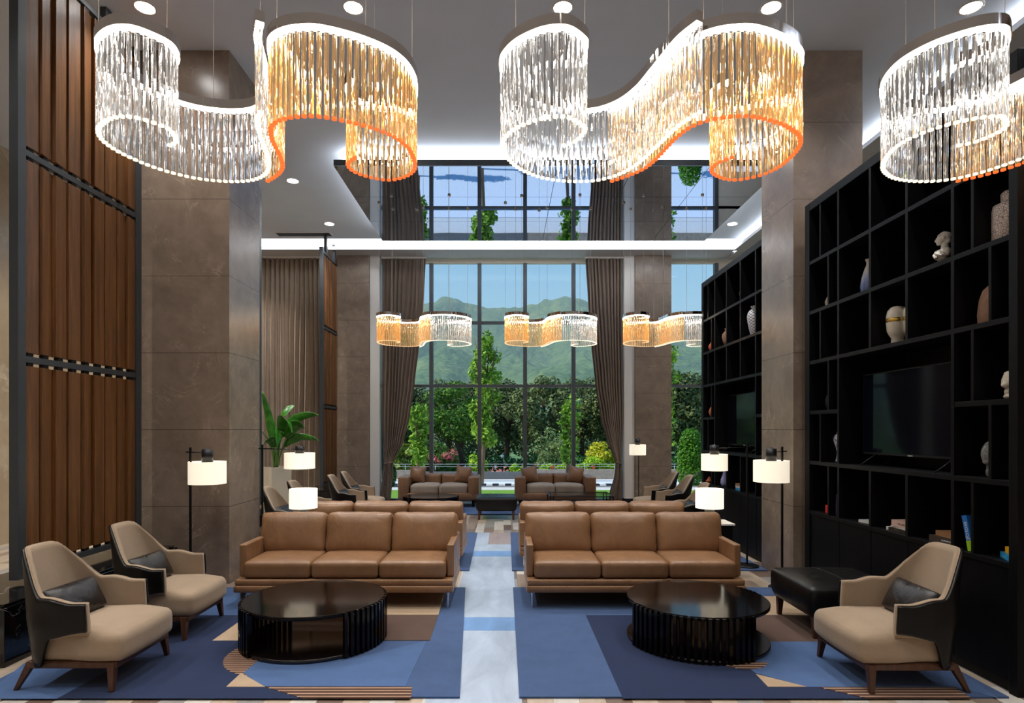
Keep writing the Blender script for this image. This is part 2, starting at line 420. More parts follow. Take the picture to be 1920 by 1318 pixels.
# mirrored panel hanging under the ceiling
root = thing('mirrored_ceiling_panel', 'dropped smoked mirror panel under the ceiling reflecting the windows', 'ceiling panel', (0, 0, 0))
BZ = 5.29
mb = MB()
xs = [-2.40, -1.43, -.35, .73, 1.80, 2.87, 3.90]; ys = [8.40, 9.52, 10.63, 11.74]
for a, b in zip(xs, xs[1:]):
    for c, d in zip(ys, ys[1:]): mb.box(a + .004, b - .004, c + .004, d - .004, BZ, BZ + .012)
mb.build('mirror_tiles', 'smoked_mirror', root)
mb = MB(); mb.box(-2.40, 3.90, 8.40, 11.74, BZ + .012, BZ + .09); mb.build('panel_body', 'steel_grey', root)
mb = MB(); mb.box(-2.3, 3.8, 8.49, 11.65, BZ + .09, CZ - .001); mb.build('light_edge', 'cove_white', root)
# downlights
proto = None
DL = ['first', 'second', 'third', 'fourth', 'fifth']
ROWS = [5.62, 7.59, 9.53, 11.52, 3.65, 1.7, -.3, -2.3]; COLS = [-3.37, -1.42, .54, 2.49, 4.36]
rown = ['row nearest the front', 'row above the big chandeliers', 'row left and right of the mirror panel', 'row by the far glowing ceiling band', 'row behind the camera', 'second row behind the camera', 'third row behind the camera', 'last row behind the camera']
def spot(loc, e, parent=None, size=112, col=(1, .97, .93)):
    L = bpy.data.lights.new('lamp', 'SPOT'); L.energy = e; L.spot_size = R(size); L.spot_blend = .9; L.shadow_soft_size = .06; L.color = col
    o = bpy.data.objects.new('lamp', L); C.objects.link(o); o.location = loc
    if parent: o.parent = parent
    return o
SPOT_E = 185
for ri, yy in enumerate(ROWS):
    for ci, xx in enumerate(COLS):
        if -2.5 < xx < 3.95 and 8.3 < yy < 11.8: continue
        hid = ri >= 4
        if not hid:
            lab = 'round downlight, %s from the left, %s' % (DL[ci], rown[ri])
            if proto is None:
                proto = thing('downlight', lab, 'downlight', (xx, yy, CZ), 0, 'ceiling downlights')
                mb = MB(); mb.lathe([(.082, -.001), (.092, -.004), (.106, -.003), (.108, 0)], 28, caps=False); mb.build('trim_ring', 'white_paint', proto)
                mb = MB(); mb.lathe([(.084, -.0015), (.082, -.003)], 28); mb.build('lens', 'downlight_lens', proto)
            else: dup(proto, (xx, yy, CZ), None, lab)
        spot((xx, yy, CZ - .03), SPOT_E * (.8, 1, 1, 1, .6, .5, .5, .5)[ri])
for xx in (-5.4,):
    for yy in (2.0, 4.5, 7, 9.5, 12): spot((xx, yy, CZ - .03), SPOT_E * 1.6)
# linear air vent and speaker in the ceiling
vt = thing('ceiling_vent', 'slim linear air vent in the ceiling beside the glowing ceiling band', 'vent', (-4.06, 12.12, CZ))
mb = MB(); mb.box(-.56, .56, -.12, -.10, -.01, 0); mb.box(-.56, .56, .10, .12, -.01, 0); mb.box(-.56, -.54, -.1, .1, -.01, 0); mb.box(.54, .56, -.1, .1, -.01, 0); mb.build('frame', 'white_paint', vt)
mb = MB(); mb.box(-.54, .54, -.10, .10, -.003, 0); [mb.box(-.54, .54, -.09 + .03 * k, -.08 + .03 * k, -.008, -.003) for k in range(7)]; mb.build('grille', 'steel_grey', vt)
mb = MB(); mb.lathe([(.09, CZ - .006), (.085, CZ - .008), (.02, CZ - .008)], 24); 
sp_ = mb.build('ceiling_speaker', 'steel_grey'); sp_.location = (PX(522, 8.98), 8.98, 0); tag(sp_, 'round grey speaker grille in the ceiling left of the mirror panel', 'speaker')

# ---------------------------------------------------------------- curtains
def curtain(name, keys, y, pleats, amp, label, group=None, z0=.02, z1=5.38, seedv=1, tie=None, cloth='curtain_cloth'):
    zs = [z0 + (z1 - z0) * k / 60 for k in range(61)]; n = pleats * 12; r_ = random.Random(seedv)
    ph = [r_.uniform(-.35, .35) for _ in range(pleats + 2)]; am = [r_.uniform(.65, 1.15) for _ in range(pleats + 2)]
    A = []; B = []
    for i in range(n + 1):
        s = i / n; ra, rb = [], []
        for z in zs:
            xl, xr = lerpk(keys, z); w = abs(xr - xl); w0 = abs(keys[-1][2] - keys[-1][1])
            k = min(1.0, .45 + .55 * w / max(.01, w0)); kk = int(s * pleats)
            a = amp * k * am[kk]
            t = s * pleats + .12 * math.sin(z * .9 + kk); yy = y - a * math.sin(2 * PI * t + ph[kk] * .6) - .02 * math.sin(s * 9 + z)
            xx = xl + (xr - xl) * s + .012 * math.sin(4 * PI * t)
            ra.append((xx, yy, z)); rb.append((xx, yy + .006, z))
        A.append(ra); B.append(rb)
    root = thing(name, label, 'curtain', (0, 0, 0), 0, group)
    mb = MB(); mb.slab(A, B); mb.build('cloth', cloth, root)
    if tie:
        x0, x1, z = tie; mb = MB()
        mb.tube([((x0 + x1) / 2 + (x1 - x0) / 2 * math.cos(a) * 1.06, y + .085 * math.sin(a), z + .02 * math.cos(a)) for a in [2 * PI * k / 24 for k in range(25)]], .016, 8)
        mb.build('tieback', 'curtain_cloth', root)
    xa, xb = keys[-1][1], keys[-1][2]
    mb = MB(); mb.box(min(xa, xb) - .01, max(xa, xb) + .01, y - .05, y + .05, z1, z1 + .038); mb.build('curtain_rail', 'white_paint', root)
curtain('curtain', [(.02, -2.74, -2.53), (.18, -2.75, -2.52), (.62, -2.70, -2.47), (.87, -2.66, -2.49), (1.03, -2.67, -2.40), (1.32, -2.69, -2.25), (1.9, -2.715, -2.11), (2.61, -2.72, -2.0), (3.55, -2.72, -1.90), (4.48, -2.72, -1.80), (5.38, -2.72, -1.76)],
        13.28, 10, .05, 'brown pleated curtain tied back at the left side of the main window', 'tied window curtains', seedv=2, tie=(-2.66, -2.49, .87))
curtain('curtain', [(.02, 2.58, 2.30), (.2, 2.59, 2.32), (.62, 2.59, 2.44), (.87, 2.57, 2.46), (1.03, 2.58, 2.40), (1.32, 2.59, 2.27), (1.9, 2.6, 2.12), (2.61, 2.6, 2.0), (3.55, 2.6, 1.91), (4.48, 2.6, 1.83), (5.38, 2.6, 1.77)],
        13.28, 10, .05, 'brown pleated curtain tied back at the right side of the main window', 'tied window curtains', seedv=5, tie=(2.57, 2.46, .87))
curtain('curtain', [(.02, -5.9, -4.0), (5.38, -5.9, -4.0)], 13.25, 18, .075, 'wide brown pleated curtain hanging straight behind the potted plant', seedv=9, cloth='curtain_cloth_lit')

# ---------------------------------------------------------------- slatted wooden screens on black marble plinths
def screen(label, X, ya, yb, ztop, zlev, n, post_near=True, post_far=True, ang=R(7), sw=.15, tops=()):
    root = thing('slatted_screen', label, 'screen', (X, ya, zlev[0]), 0, 'slatted wooden screens')
    z_ = zlev[0]; L = yb - ya
    for use, yy in ((post_near, 0), (post_far, L)):
        if use: mb = MB(); mb.box(-.035, .035, yy - .04, yy + .04, -.05, ztop - z_ + .08); mb.build('post', 'steel_grey', root, bevel=.003)
    for t in tops:
        mb = MB(); mb.box(-.03, .03, t - .04, t + .04, ztop - z_ - .02, CZ - z_ - .002); mb.build('hanger_post', 'steel_grey', root, bevel=.003)
    for z in list(zlev) + [ztop]:
        mb = MB(); mb.box(-.025, .025, .03, L - .03, z - z_ - .025, z - z_ + .025); mb.build('rail', 'steel_grey', root, bevel=.003)
    lv = list(zlev) + [ztop]; st = L / (n + .3)
    for a, b in zip(lv, lv[1:]):
        for k in range(n):
            yc = st * (k + .65); M = Matrix.Translation((0, yc, 0)) @ Matrix.Rotation(ang + R((-9, 6, 1, -5, 9, -2)[k % 6]), 4, 'Z')
            mb = MB(); mb.box(-.024, .024, -sw / 2, sw / 2, a - z_ + .052, b - z_ - .052, 0, M)
            for zz in (a - z_ + .02, b - z_ - .06): mb.box(-.018, .018, yc - .03, yc + .03, zz, zz + .04, 1)
            mb.build('slat', ['walnut_slat', 'dull_black'], root, bevel=.003)
    return root
screen('large slatted walnut screen with grey steel frame beside the two armchairs', -3.75, 4.62, 6.10, 5.39, (.50, 2.15, 3.76), 9, tops=(1.02,))
screen('slatted walnut screen seen edge on behind the near marble pillar', -3.78, 7.75, 9.20, 5.30, (.50, 2.12, 3.74), 9)
screen('slatted walnut screen beside the far marble pillar and wide curtain', -3.65, 11.95, 13.02, 5.16, (.50, 2.07, 3.66), 8, post_far=False, tops=(.28, .86), sw=.15)
for lb, x0, x1, ya, yb in (('black veined marble plinth under the large slatted screen', -4.15, -3.36, 4.03, 6.16), ('black marble plinth behind the near marble pillar', -4.15, -3.36, 7.08, 9.6), ('black marble plinth under the far slatted screen', -4.0, -3.3, 11.7, 13.1)):
    mb = MB(); mb.box(x0, x1, ya, yb, 0, .40); mb.box(x0 + .02, x1 - .02, ya + .02, yb - .02, .40, .42)
    tag(mb.build('plinth', 'black_marble', bevel=.006), lb, 'plinth', 'marble plinths')
# ================================================================ rugs
def rug(name, label, base, polys, cols, group=None):
    """base: polygon on the floor; polys: list of (colour index, polygon, striped)"""
    mats = []
    for i, c in enumerate(cols):
        nm = '%s_%d' % ('rug_pile', len(MT)); fabric(nm, srgb(*c), .13, .97, 30, .5); mats.append(nm)
    mb = MB(); mb.prism(base, 0.001, .012, 0)
    for k, (ci, pl, *st) in enumerate(polys):
        z = .0126 + .0005 * k
        if st:                                  # thin stripes running across the rug
            y0 = min(p[1] for p in pl); y1 = max(p[1] for p in pl); w = st[0]; n = max(1, int((y1 - y0) / w))
            mb.prism(pl, .012, z, ci)
            for i in range(n):
                ya = y0 + (y1 - y0) * (i + .55) / n; xs_ = []
                for a, b in zip(pl, pl[1:] + pl[:1]):
                    if (a[1] - ya) * (b[1] - ya) < 0: t = (ya - a[1]) / (b[1] - a[1]); xs_.append(a[0] + t * (b[0] - a[0]))
                if len(xs_) >= 2: mb.box(min(xs_), max(xs_), ya - w * .17, ya + w * .17, .012, z + .0003, st[1])
        else: mb.prism(pl, .012, z, ci)
    return tag(mb.build(name, mats), label, 'rug', group)
def F(*pts): return [FL(a, b, .013) for a, b in pts]
def circ(cx, cy, r, a0=0, a1=360, n=40): return [(cx + r * math.cos(R(a0 + (a1 - a0) * k / n)), cy + r * math.sin(R(a0 + (a1 - a0) * k / n))) for k in range(n + (a1 - a0 < 360))]
MID = (62, 84, 122); NAVY = (21, 37, 70); BEI = (172, 148, 122); BRN = (84, 64, 55); LBL = (70, 96, 138); STB = (80, 52, 38); STL = (176, 144, 120)
cols = [MID, NAVY, BEI, BRN, LBL, STB, STL]
rug('rug', 'blue and navy patterned rug under the two left armchairs and round table',
    [(-3.22, 3.575), (-.27, 3.575), (-.40, 6.06), (-3.30, 6.06)],
    [(4, F((0, 1310), (107, 1310), (300, 1205), (380, 1153), (452, 1153), (440, 1104), (300, 1104), (43, 1245), (0, 1280))),
     (1, F((107, 1309.5), (205, 1256), (300, 1203), (352, 1153), (456, 1153), (520, 1162), (520, 1225), (455, 1262), (424, 1288), (495, 1288), (567, 1309.5))),
     (2, F((398, 1201), (470, 1150), (530, 1201))),
     (5, circ(-1.56, 4.26, .40), .034, 6),
     (4, F((456, 1262), (500, 1225), (640, 1202), (640, 1240), (800, 1202), (760, 1287), (497, 1287), (478, 1278))),
     (2, F((452, 1262), (424, 1288), (497, 1288))),
     (5, F((497, 1288), (773, 1288), (770, 1309.5), (567, 1309.5)), .034, 6),
     (3, F((640, 1153), (822, 1153), (806, 1201), (640, 1201))),
     (2, F((600, 1112), (834, 1112), (822, 1153), (600, 1153)))], cols)
rug('rug', 'blue and navy patterned rug under the right armchair, leather ottoman and round table',
    [(.085, 3.575), (3.0, 3.575), (3.0, 6.06), (.08, 6.06)],
    [(1, F((1098, 1153), (1420, 1153), (1440, 1288), (1535, 1288), (1625, 1309.5), (1168, 1309.5))),
     (1, F((1010, 1112), (1400, 1112), (1400, 1124), (1010, 1124))),
     (3, F((1380, 1153), (1640, 1153), (1640, 1203), (1380, 1203))),
     (4, F((1380, 1203), (1660, 1203), (1800, 1260), (1872, 1309), (1790, 1288), (1512, 1288), (1417, 1262), (1400, 1250))),
     (2, F((1415, 1118), (1700, 1118), (1700, 1153), (1415, 1153))),
     (5, circ(1.62, 4.16, .18, 200, 340), .034, 6),
     (2, F((1417, 1264), (1440, 1288), (1513, 1288))),
     (5, F((1535, 1289), (1790, 1289), (1822, 1309.5), (1625, 1309.5)), .034, 6)], cols)
for sx, lb in ((-1, 'blue rug under the left sofa that faces the windows'), (1, 'blue rug under the right sofa that faces the windows')):
    if sx < 0: base = [(-3.25, 6.8), (-.405, 6.8), (-.43, 9.3), (-3.25, 9.3)]
    else: base = [(.078, 6.8), (2.98, 6.8), (2.98, 9.3), (.085, 9.3)]
    x0 = base[0][0]; x1 = base[1][0]
    rug('rug', lb, base, [(1, [(x0 + .5, 7.6), (x1 - .6, 7.6), (x1 - .9, 9.0), (x0 + .5, 9.0)]), (2, [(x0 + .8, 8.1), (x0 + 1.5, 8.1), (x0 + 1.1, 8.7)])], cols)
rug('rug', 'bright blue rug lying in front of the far box sofas', [(-2.95, 11.3), (2.35, 11.3), (2.35, 12.95), (-2.95, 12.95)],
    [(4, [(-2.9, 11.35), (-.3, 11.35), (-.3, 12.9), (-2.9, 12.9)]), (1, [(.6, 11.5), (2.3, 11.5), (2.3, 12.2), (.6, 12.2)])], cols)
tag(MB().box(-.34, .06, 10.72, 11.15, 0.001, .004).build('floor_inlay', 'aisle_pale'), 'pale stone inlay in the floor under the dark leather ottoman', 'inlay')

# ================================================================ three seat leather sofas (front faces -Y, origin at the front edge centre on the floor)
RZ = .013
def make_sofa(label):
    W = 1.95; t = thing('leather_sofa', label, 'sofa', (0, 0, 0), 0, 'three seat tan leather sofas')
    mb = MB(); mb.pillow((0, .425, .172), (W, .85, .06), .012, n=3); mb.pillow((0, .43, .229), (W - .01, .84, .054), .014, n=3); mb.build('base', 'tan_leather', t)
    for i in range(3):
        x = (i - 1) * .605
        mb = MB(); mb.pillow((x, .36, .335), (.60, .66, .15), .035, .014, 2, both=False); mb.build('seat_cushion', 'tan_leather', t)
        M = Matrix.Translation((x * 1.065, .62, .568)) @ Matrix.Rotation(R(-13), 4, 'X')
        mb = MB(); mb.pillow((0, 0, 0), (.645, .17, .41), .06, .035, 1, M=M)
        rr = random.Random(i + 4)                # crumpled top seam
        mb.v = [(a + .003 * math.sin(31 * c + 9 * i), b, c + (.003 * math.sin(a * 37 + 2.3 * i) + .002 * math.sin(a * 83 + i)) * (1 if c > .70 else 0)) for a, b, c in mb.v]
        mb.build('back_cushion', 'tan_leather', t)
    for s in (-1, 1):
        mb = MB(); x0 = s * (W / 2 - .035)
        prof = [(.115, .26), (.85, .26), (.85, .545), (.79, .55), (.115, .55)]
        vs = [(x0 - .032, y, z) for y, z in prof] + [(x0 + .032, y, z) for y, z in prof]; n = 5
        mb.add(vs, [tuple(range(n)), tuple(reversed(range(n, 2 * n)))] + [(i, i + n, (i + 1) % n + n, (i + 1) % n) for i in range(n)])
        mb.build('armrest', 'tan_leather', t, bevel=.014, bseg=3)
    mb = MB(); mb.box(-W / 2 + .06, W / 2 - .06, .785, .85, .255, .54); mb.build('back_frame', 'tan_leather', t, bevel=.014, bseg=3)
    for sx in (-1, 1):
        for y, dy in ((.06, 1), (.79, -1)):
            mb = MB(); x = sx * (W / 2 - .05)
            mb.box(x - .006, x + .006, y - .02, y + .02, 0, .135)
            mb.add([(x - .006, y + .02 * dy, .135), (x + .006, y + .02 * dy, .135), (x + .006, y + .02 * dy, .06), (x - .006, y + .02 * dy, .06), (x - .006, y + .13 * dy, .142), (x + .006, y + .13 * dy, .142), (x - .006, y + .13 * dy, .128), (x + .006, y + .13 * dy, .128)],
                   [(0, 1, 5, 4), (3, 6, 7, 2), (0, 4, 6, 3), (1, 2, 7, 5), (4, 5, 7, 6)])
            mb.box(x - .02, x + .02, y - .022, y + .022, .132, .145); mb.build('leg', 'chrome', t)
    return t
s0 = make_sofa('near left tan leather sofa with three back cushions, behind the slatted round table')
s0.location = (-1.435, 5.32, RZ)
dup(s0, (1.165, 5.32, RZ), 0, 'near right tan leather sofa with three back cushions, beside the leather ottoman')
for x_, lb in ((-1.46, 'tan leather sofa turned away, directly behind the near left sofa'), (1.14, 'tan leather sofa turned away, directly behind the near right sofa')):
    dup(s0, (x_, 7.74, RZ), PI, lb).scale = (1, 1, .965)

# far box sofas with thick arms
def make_box_sofa(label):
    W = 1.66; t = thing('box_sofa', label, 'sofa', (0, 0, 0), 0, 'box shaped two seat sofas by the window')
    mb = MB(); mb.pillow((0, .42, .22), (W - .02, .84, .14), .02, n=3); mb.build('base', 'tan_leather_soft', t)
    for s in (-1, 1):
        mb = MB(); mb.pillow((s * (W / 2 - .11), .44, .385), (.22, .88, .47), .03, n=3); mb.build('armrest', 'tan_leather_soft', t)
        mb = MB(); mb.pillow((s * .297, .37, .36), (.59, .64, .19), .05, .02, 2, both=False); mb.build('seat_cushion', 'grey_beige_fabric', t)
        mb = MB(); mb.pillow((s * .305, .69, .51), (.60, .18, .28), .05, .03, 1); mb.build('back_cushion', 'tan_leather_soft', t)
    mb = MB(); mb.pillow((0, .82, .40), (W - .30, .12, .50), .03, n=3); mb.build('back_frame', 'tan_leather_soft', t)
    for sx in (-1, 1):
        for y in (.1, .78):
            mb = MB(); mb.box(sx * (W / 2 - .12) - .03, sx * (W / 2 - .12) + .03, y - .03, y + .03, 0, .155); mb.build('leg', 'dull_black', t)
    return t
b0 = make_box_sofa('left box shaped tan sofa with grey seats in front of the window'); b0.location = (-1.365, 12.28, RZ)
dup(b0, (1.035, 12.28, RZ), 0, 'right box shaped tan sofa with grey seats in front of the window')
def throw_pillow(label, loc, rx, ry, rz, size=(.36, .11, .36)):
    mb = MB(); mb.pillow((0, 0, 0), size, .03, .045, 1, n=7)
    mb.v = [(a * (1 - .10 * (1 - (2 * c / size[2]) ** 2)), b * (1 - .75 * max(abs(2 * a / size[0]), abs(2 * c / size[2])) ** 6), c * (1 - .10 * (1 - (2 * a / size[0]) ** 2))) for a, b, c in mb.v]
    o = mb.build('throw_pillow', 'tan_leather_soft'); o.location = loc; o.rotation_euler = (rx, ry, rz)
    return tag(o, label, 'cushion', 'throw pillows on the box sofas')
throw_pillow('square tan throw pillow at the left end of the left box sofa', (-1.86, 12.78, .655), R(-18), R(3), R(-6))
throw_pillow('square tan throw pillow at the right end of the left box sofa', (-.88, 12.78, .655), R(-18), R(10), R(8))
throw_pillow('square tan throw pillow at the left end of the right box sofa', (.52, 12.78, .655), R(-18), R(-12), R(-8))
throw_pillow('square tan throw pillow at the right end of the right box sofa', (1.50, 12.78, .655), R(-18), R(14), R(8))

# ================================================================ armchairs (face +X, origin on the floor under the seat)
def chair_plan(s):
    """s in 0..1 from the right arm tip round the back to the left arm tip; returns base x, y, weight of the back"""
    pts = [(.17, -.312), (.04, -.318), (-.08, -.316), (-.17, -.296), (-.235, -.235), (-.262, -.13), (-.27, 0)]
    pts = pts + [(x, -y) for x, y in reversed(pts[:-1])]
    global _CP
    if '_CP' not in globals(): _CP = resample(catmull(pts, 12), .02)
    u = s * (len(_CP) - 1); i = min(int(u), len(_CP) - 2); t = u - i
    x = _CP[i][0] * (1 - t) + _CP[i + 1][0] * t; y = _CP[i][1] * (1 - t) + _CP[i + 1][1] * t
    dx = _CP[i + 1][0] - _CP[i][0]; dy = _CP[i + 1][1] - _CP[i][1]; L = math.hypot(dx, dy)
    return x, y, -dy / L, dx / L                 # outward normal
def ss(a, b, x): t = max(0, min(1, (x - a) / (b - a))); return t * t * (3 - 2 * t)
def chair_sheet(off_o, off_i, zb_f, dz=0):
    A, B = [], []; N = 110
    for i in range(N + 1):
        x, y, nx, ny = chair_plan(i / N)
        wb = ss(.03, -.235, x)
        zt = .53 + dz + .03 * ss(.1, -.05, x) + .275 * ss(-.10, -.262, x) ** .85
        zb = zb_f(x); ra, rb = [], []
        for j in range(15):
            z = zb + (zt - zb) * j / 14
            up = max(0, (z - .40) / .43); lo = max(0, (.42 - z) / .27)
            for off, row in ((off_o, ra), (off_i, rb)):
                px_, py_ = x + nx * off, y + ny * off
                q = px_ - .115 * up * wb + .04 * lo * wb; w = py_ * (1 - .42 * min(1.05, up) * wb) 
                fr_ = -.03 * up * (1 - wb) * (1 if z > .4 else 0)
                row.append((q + fr_, w, z))
        A.append(ra); B.append(rb)
    return A, B
def make_chair(label):
    t = thing('armchair', label, 'armchair', (0, 0, 0), 0, 'lounge armchairs with dark leather shells')
    A, B = chair_sheet(.012, -.010, lambda x: .365 - .05 * ss(.17, -.12, x) - .165 * ss(-.05, -.14, x))
    mb = MB(); mb.slab(A, B); mb.build('outer_shell', 'black_leather', t)
    A2, B2 = chair_sheet(-.0095, -.042, lambda x: .34 - .03 * ss(.1, -.1, x), .004)
    mb = MB(); mb.slab(A2, B2); mb.build('inner_upholstery', 'beige_fabric', t)
    pipe = [a[-1] for a in B]; mb = MB(); mb.tube([(p[0], p[1], p[2] + .003) for p in pipe], .004, 6); mb.build('piping', 'beige_fabric', t)
    mb = MB(); mb.pillow((.08, 0, .266), (.58, .60, .20), .055, .018, 2, both=False, n=9)
    mb.v = [(x + (.022 * (1 - (y / .3) ** 2) if x > .2 else 0), y * (1 - .075 * ss(.17, .0, x)), z - (.018 * ss(.12, .37, x) if z > .3 else 0)) for x, y, z in mb.v]
    mb.build('seat_cushion', 'beige_fabric', t)
    mb = MB(); mb.box(-.21, .325, -.285, -.245, .132, .175); mb.box(-.21, .325, .245, .285, .132, .175); mb.box(.285, .335, -.285, .285, .132, .175); mb.box(-.22, -.18, -.27, .27, .132, .175)
    mb.build('seat_frame', 'walnut_leg', t, bevel=.008)
    for sy in (-1, 1):
        mb = MB(); mb.frust((.315, sy * .298, 0), (.014, .014), (.302, sy * .268, .17), (.024, .026)); mb.build('leg', 'walnut_leg', t, bevel=.004)
        mb = MB(); mb.frust((-.285, sy * .272, 0), (.013, .013), (-.20, sy * .25, .17), (.026, .022)); mb.build('leg', 'walnut_leg', t, bevel=.004)
    return t
def lumbar(label, loc, rz):
    M = Matrix.Rotation(R(-28), 4, 'Y')
    mb = MB(); mb.pillow((0, 0, 0), (.09, .42, .23), .025, .03, 0, n=7, M=M)
    o = mb.build('lumbar_pillow', 'dark_pillow_leather'); o.location = loc; o.rotation_euler = (0, 0, rz); return tag(o, label, 'cushion', 'dark leather lumbar pillows')
ch = make_chair('beige armchair with black leather shell, nearest on the left'); ch.location = (-2.70, 3.94, RZ)
lp = lumbar('dark leather lumbar pillow in the nearest left armchair', (-2.70 - .12, 3.92, .475 + RZ), R(-3))
def dpil(loc, rz, lb):
    o = lp.copy(); C.objects.link(o); o.location = loc; o.rotation_euler = (0, 0, rz); o['label'] = lb
CH = [(-2.735, 4.83, 0, 'beige armchair with black leather shell, second on the left beside the marble pillar', 'dark leather lumbar pillow in the second left armchair'),
      (2.515, 3.905, PI, 'beige armchair with black leather shell facing left beside the bookshelf', 'dark leather lumbar pillow in the armchair by the bookshelf'),
      (-2.80, 7.93, 0, 'armchair just left of the glowing table lamp behind the near left sofa', 'blue black lumbar pillow in the armchair left of the table lamp'),
      (-2.82, 8.9, 0, 'armchair mostly hidden behind the left glowing table lamp', 'lumbar pillow in the armchair hidden by the left table lamp'),
      (-2.62, 10.2, 0, 'armchair in front of the far slatted screen', 'lumbar pillow in the armchair before the far slatted screen'),
      (-2.62, 11.0, 0, 'armchair by the far left marble pillar and white post', 'lumbar pillow in the armchair by the far left marble pillar'),
      (2.50, 8.50, PI, 'armchair just behind the glowing right table lamp', 'lumbar pillow in the armchair behind the right table lamp'),
      (2.78, 10.12, PI, 'armchair in front of the green clipped bush outside', 'lumbar pillow in the armchair before the clipped bush'),
      (2.76, 10.95, PI, 'farthest right armchair by the far right marble pillar', 'lumbar pillow in the farthest right armchair')]
for x, y, rz, lb, lb2 in CH:
    z = RZ if y < 9.2 else 0
    dup(ch, (x, y, z), rz, lb); dpil((x - .12 * math.cos(rz), y - .02, .475 + z), rz + R(-3), lb2)

# ================================================================ leather ottomans
def make_ottoman(label):
    t = thing('leather_ottoman', label, 'ottoman', (0, 0, 0), 0, 'square leather ottomans')
    mb = MB()
    mb.pillow((0, 0, .275), (.74, .72, .245), .05, .014, 2, both=False, n=7)
    mb.v = [(x * (1 - .05 * max(0, (.26 - z) / .11)), y * (1 - .05 * max(0, (.26 - z) / .11)), z) for x, y, z in mb.v]
    mb.build('padded_seat', 'black_leather', t)
    mb = MB(); mb.tube([(0, -.335 + .67 * k / 20, .3985 + .0135 * (1 - abs(-1 + 2 * k / 20) ** 2.5)) for k in range(21)], .004, 6); mb.build('seam', 'black_leather', t)
    for sx in (-1, 1):
        for sy in (-1, 1):
            mb = MB(); mb.frust((sx * .305, sy * .30, 0), (.016, .016), (sx * .30, sy * .295, .17), (.026, .026)); mb.build('leg', 'walnut_leg', t, bevel=.003)
    return t
ot = make_ottoman('black leather ottoman between the right armchair and the marble pillar'); ot.location = (2.665, 4.87, RZ)
dup(ot, (-.155, 10.98, .002), 0, 'dark leather ottoman standing in the aisle between the far box sofas')

# ================================================================ round tables: two discs held by two arcs of slats
def make_round_table(label, top='black_lacquer'):
    t = thing('round_coffee_table', label, 'coffee table', (0, 0, 0), 0, 'round slatted coffee tables'); r = .518
    mb = MB(); mb.lathe([(r - .006, .287), (r, .29), (r, .312), (r - .004, .316)], 72); mb.build('tabletop', top, t)
    mb = MB(); mb.lathe([(r, 0), (r + .002, .003), (r + .002, .022), (r - .003, .026)], 72); mb.build('base_disc', 'gloss_lacquer', t)
    for a0 in (-50, 130):
        mb = MB()
        for k in range(21):
            a = R(a0 + 5 * k); M = Matrix.Rotation(a, 4, 'Z'); mb.box(r - .012, r + .020, -.0115, .0115, .002, .311, 0, M)
        mb.build('slat_screen', 'black_lacquer', t)
    return t
rt = make_round_table('round dark slatted coffee table on the left rug, its open side to the front'); rt.location = (-1.445, 4.57, .0175)
dup(rt, (1.455, 4.57, .0155), R(-113), 'round dark slatted coffee table on the right rug, its slats to the front')
dup(rt, (-1.43, 11.6, .014), R(60), 'round dark slatted coffee table before the far left box sofa')
t = thing('glass_coffee_table', 'low rectangular glass coffee table with thin black frame before the far right sofa', 'coffee table', (1.44, 11.65, .015))
mb = MB()
for y in (-.38, .38): mb.box(-.6, .6, y - .01, y + .01, .32, .34)
for x in (-.6, .6): mb.box(x - .01, x + .01, -.38, .38, .32, .34)
mb.build('frame', 'black_metal', t)
mb = MB(); mb.box(-.59, .59, -.37, .37, .342, .352); mb.build('tabletop', 'table_glass', t)
for x in (-.59, -.53, .53, .59):
    for y in (-.37, .37): mb = MB(); mb.box(x - .01, x + .01, y - .01, y + .01, 0, .33); mb.build('leg', 'black_metal', t)

# ================================================================ lamps
def make_floor_lamp(label, arm, side, r=.170, z0=1.075, z1=1.292):
    """side +1: shade to the right of the pole; arm: distance from pole to shade axis"""
    t = thing('floor_lamp', label, 'floor lamp', (0, 0, 0), 0, 'black floor lamps with drum shades'); s = side
    mb = MB(); mb.lathe([(.13, 0), (.13, .012), (.12, .018), (.012, .024)], 32); mb.build('base', 'lamp_metal', t)
    mb = MB(); mb.box(-.009, .009, -.009, .009, .02, 1.43); mb.build('pole', 'black_metal', t)
    mb = MB(); mb.tube([(-.045 * s, 0, 1.385), (s * arm, 0, 1.375)], .006, 8); mb.build('arm', 'black_metal', t)
    mb = MB(); mb.lathe([(.052, z1 - .007), (.052, 1.41), (.01, 1.412), (.008, 1.425)], 24, s * arm, 0); mb.build('lamp_cap', 'lamp_metal', t)
    mb = MB(); mb.lathe([(r, z0), (r, z1)], 40, s * arm, 0, caps=False); mb.lathe([(r - .004, z1), (r - .004, z0)], 40, s * arm, 0, caps=False)
    mb.lathe([(r - .004, z1 - .02), (.02, z1 - .02)], 40, s * arm, 0, caps=False); mb.lathe([(r - .004, z0 + .015), (.02, z0 + .015)], 40, s * arm, 0, caps=False)
    mb.build('lamp_shade', 'shade_glow', t)
    return t
def lampat(label, loc, arm, side, rz=0, sc_=1, **kw):
    o = make_floor_lamp(label, arm, side, **kw); o.location = loc; o.rotation_euler = (0, 0, rz); o.scale = (sc_,) * 3; return o
lampat('floor lamp in front of the left marble pillar', (-3.07, 5.86, 0), .165, 1)
lampat('floor lamp in front of the right marble pillar', (2.80, 6.07, 0), .11, -1)
lampat('floor lamp with long arm before the potted plant', (-2.80, 6.93, 0), .43, 1, z0=1.155, z1=1.335)
lampat('floor lamp with long arm before the far black shelf', (2.82, 7.0, RZ), .38, -1, r=.148, z0=1.115, z1=1.305)
lampat('small distant floor lamp against the far right marble pillar', (2.79, 12.55, 0), .02, -1)
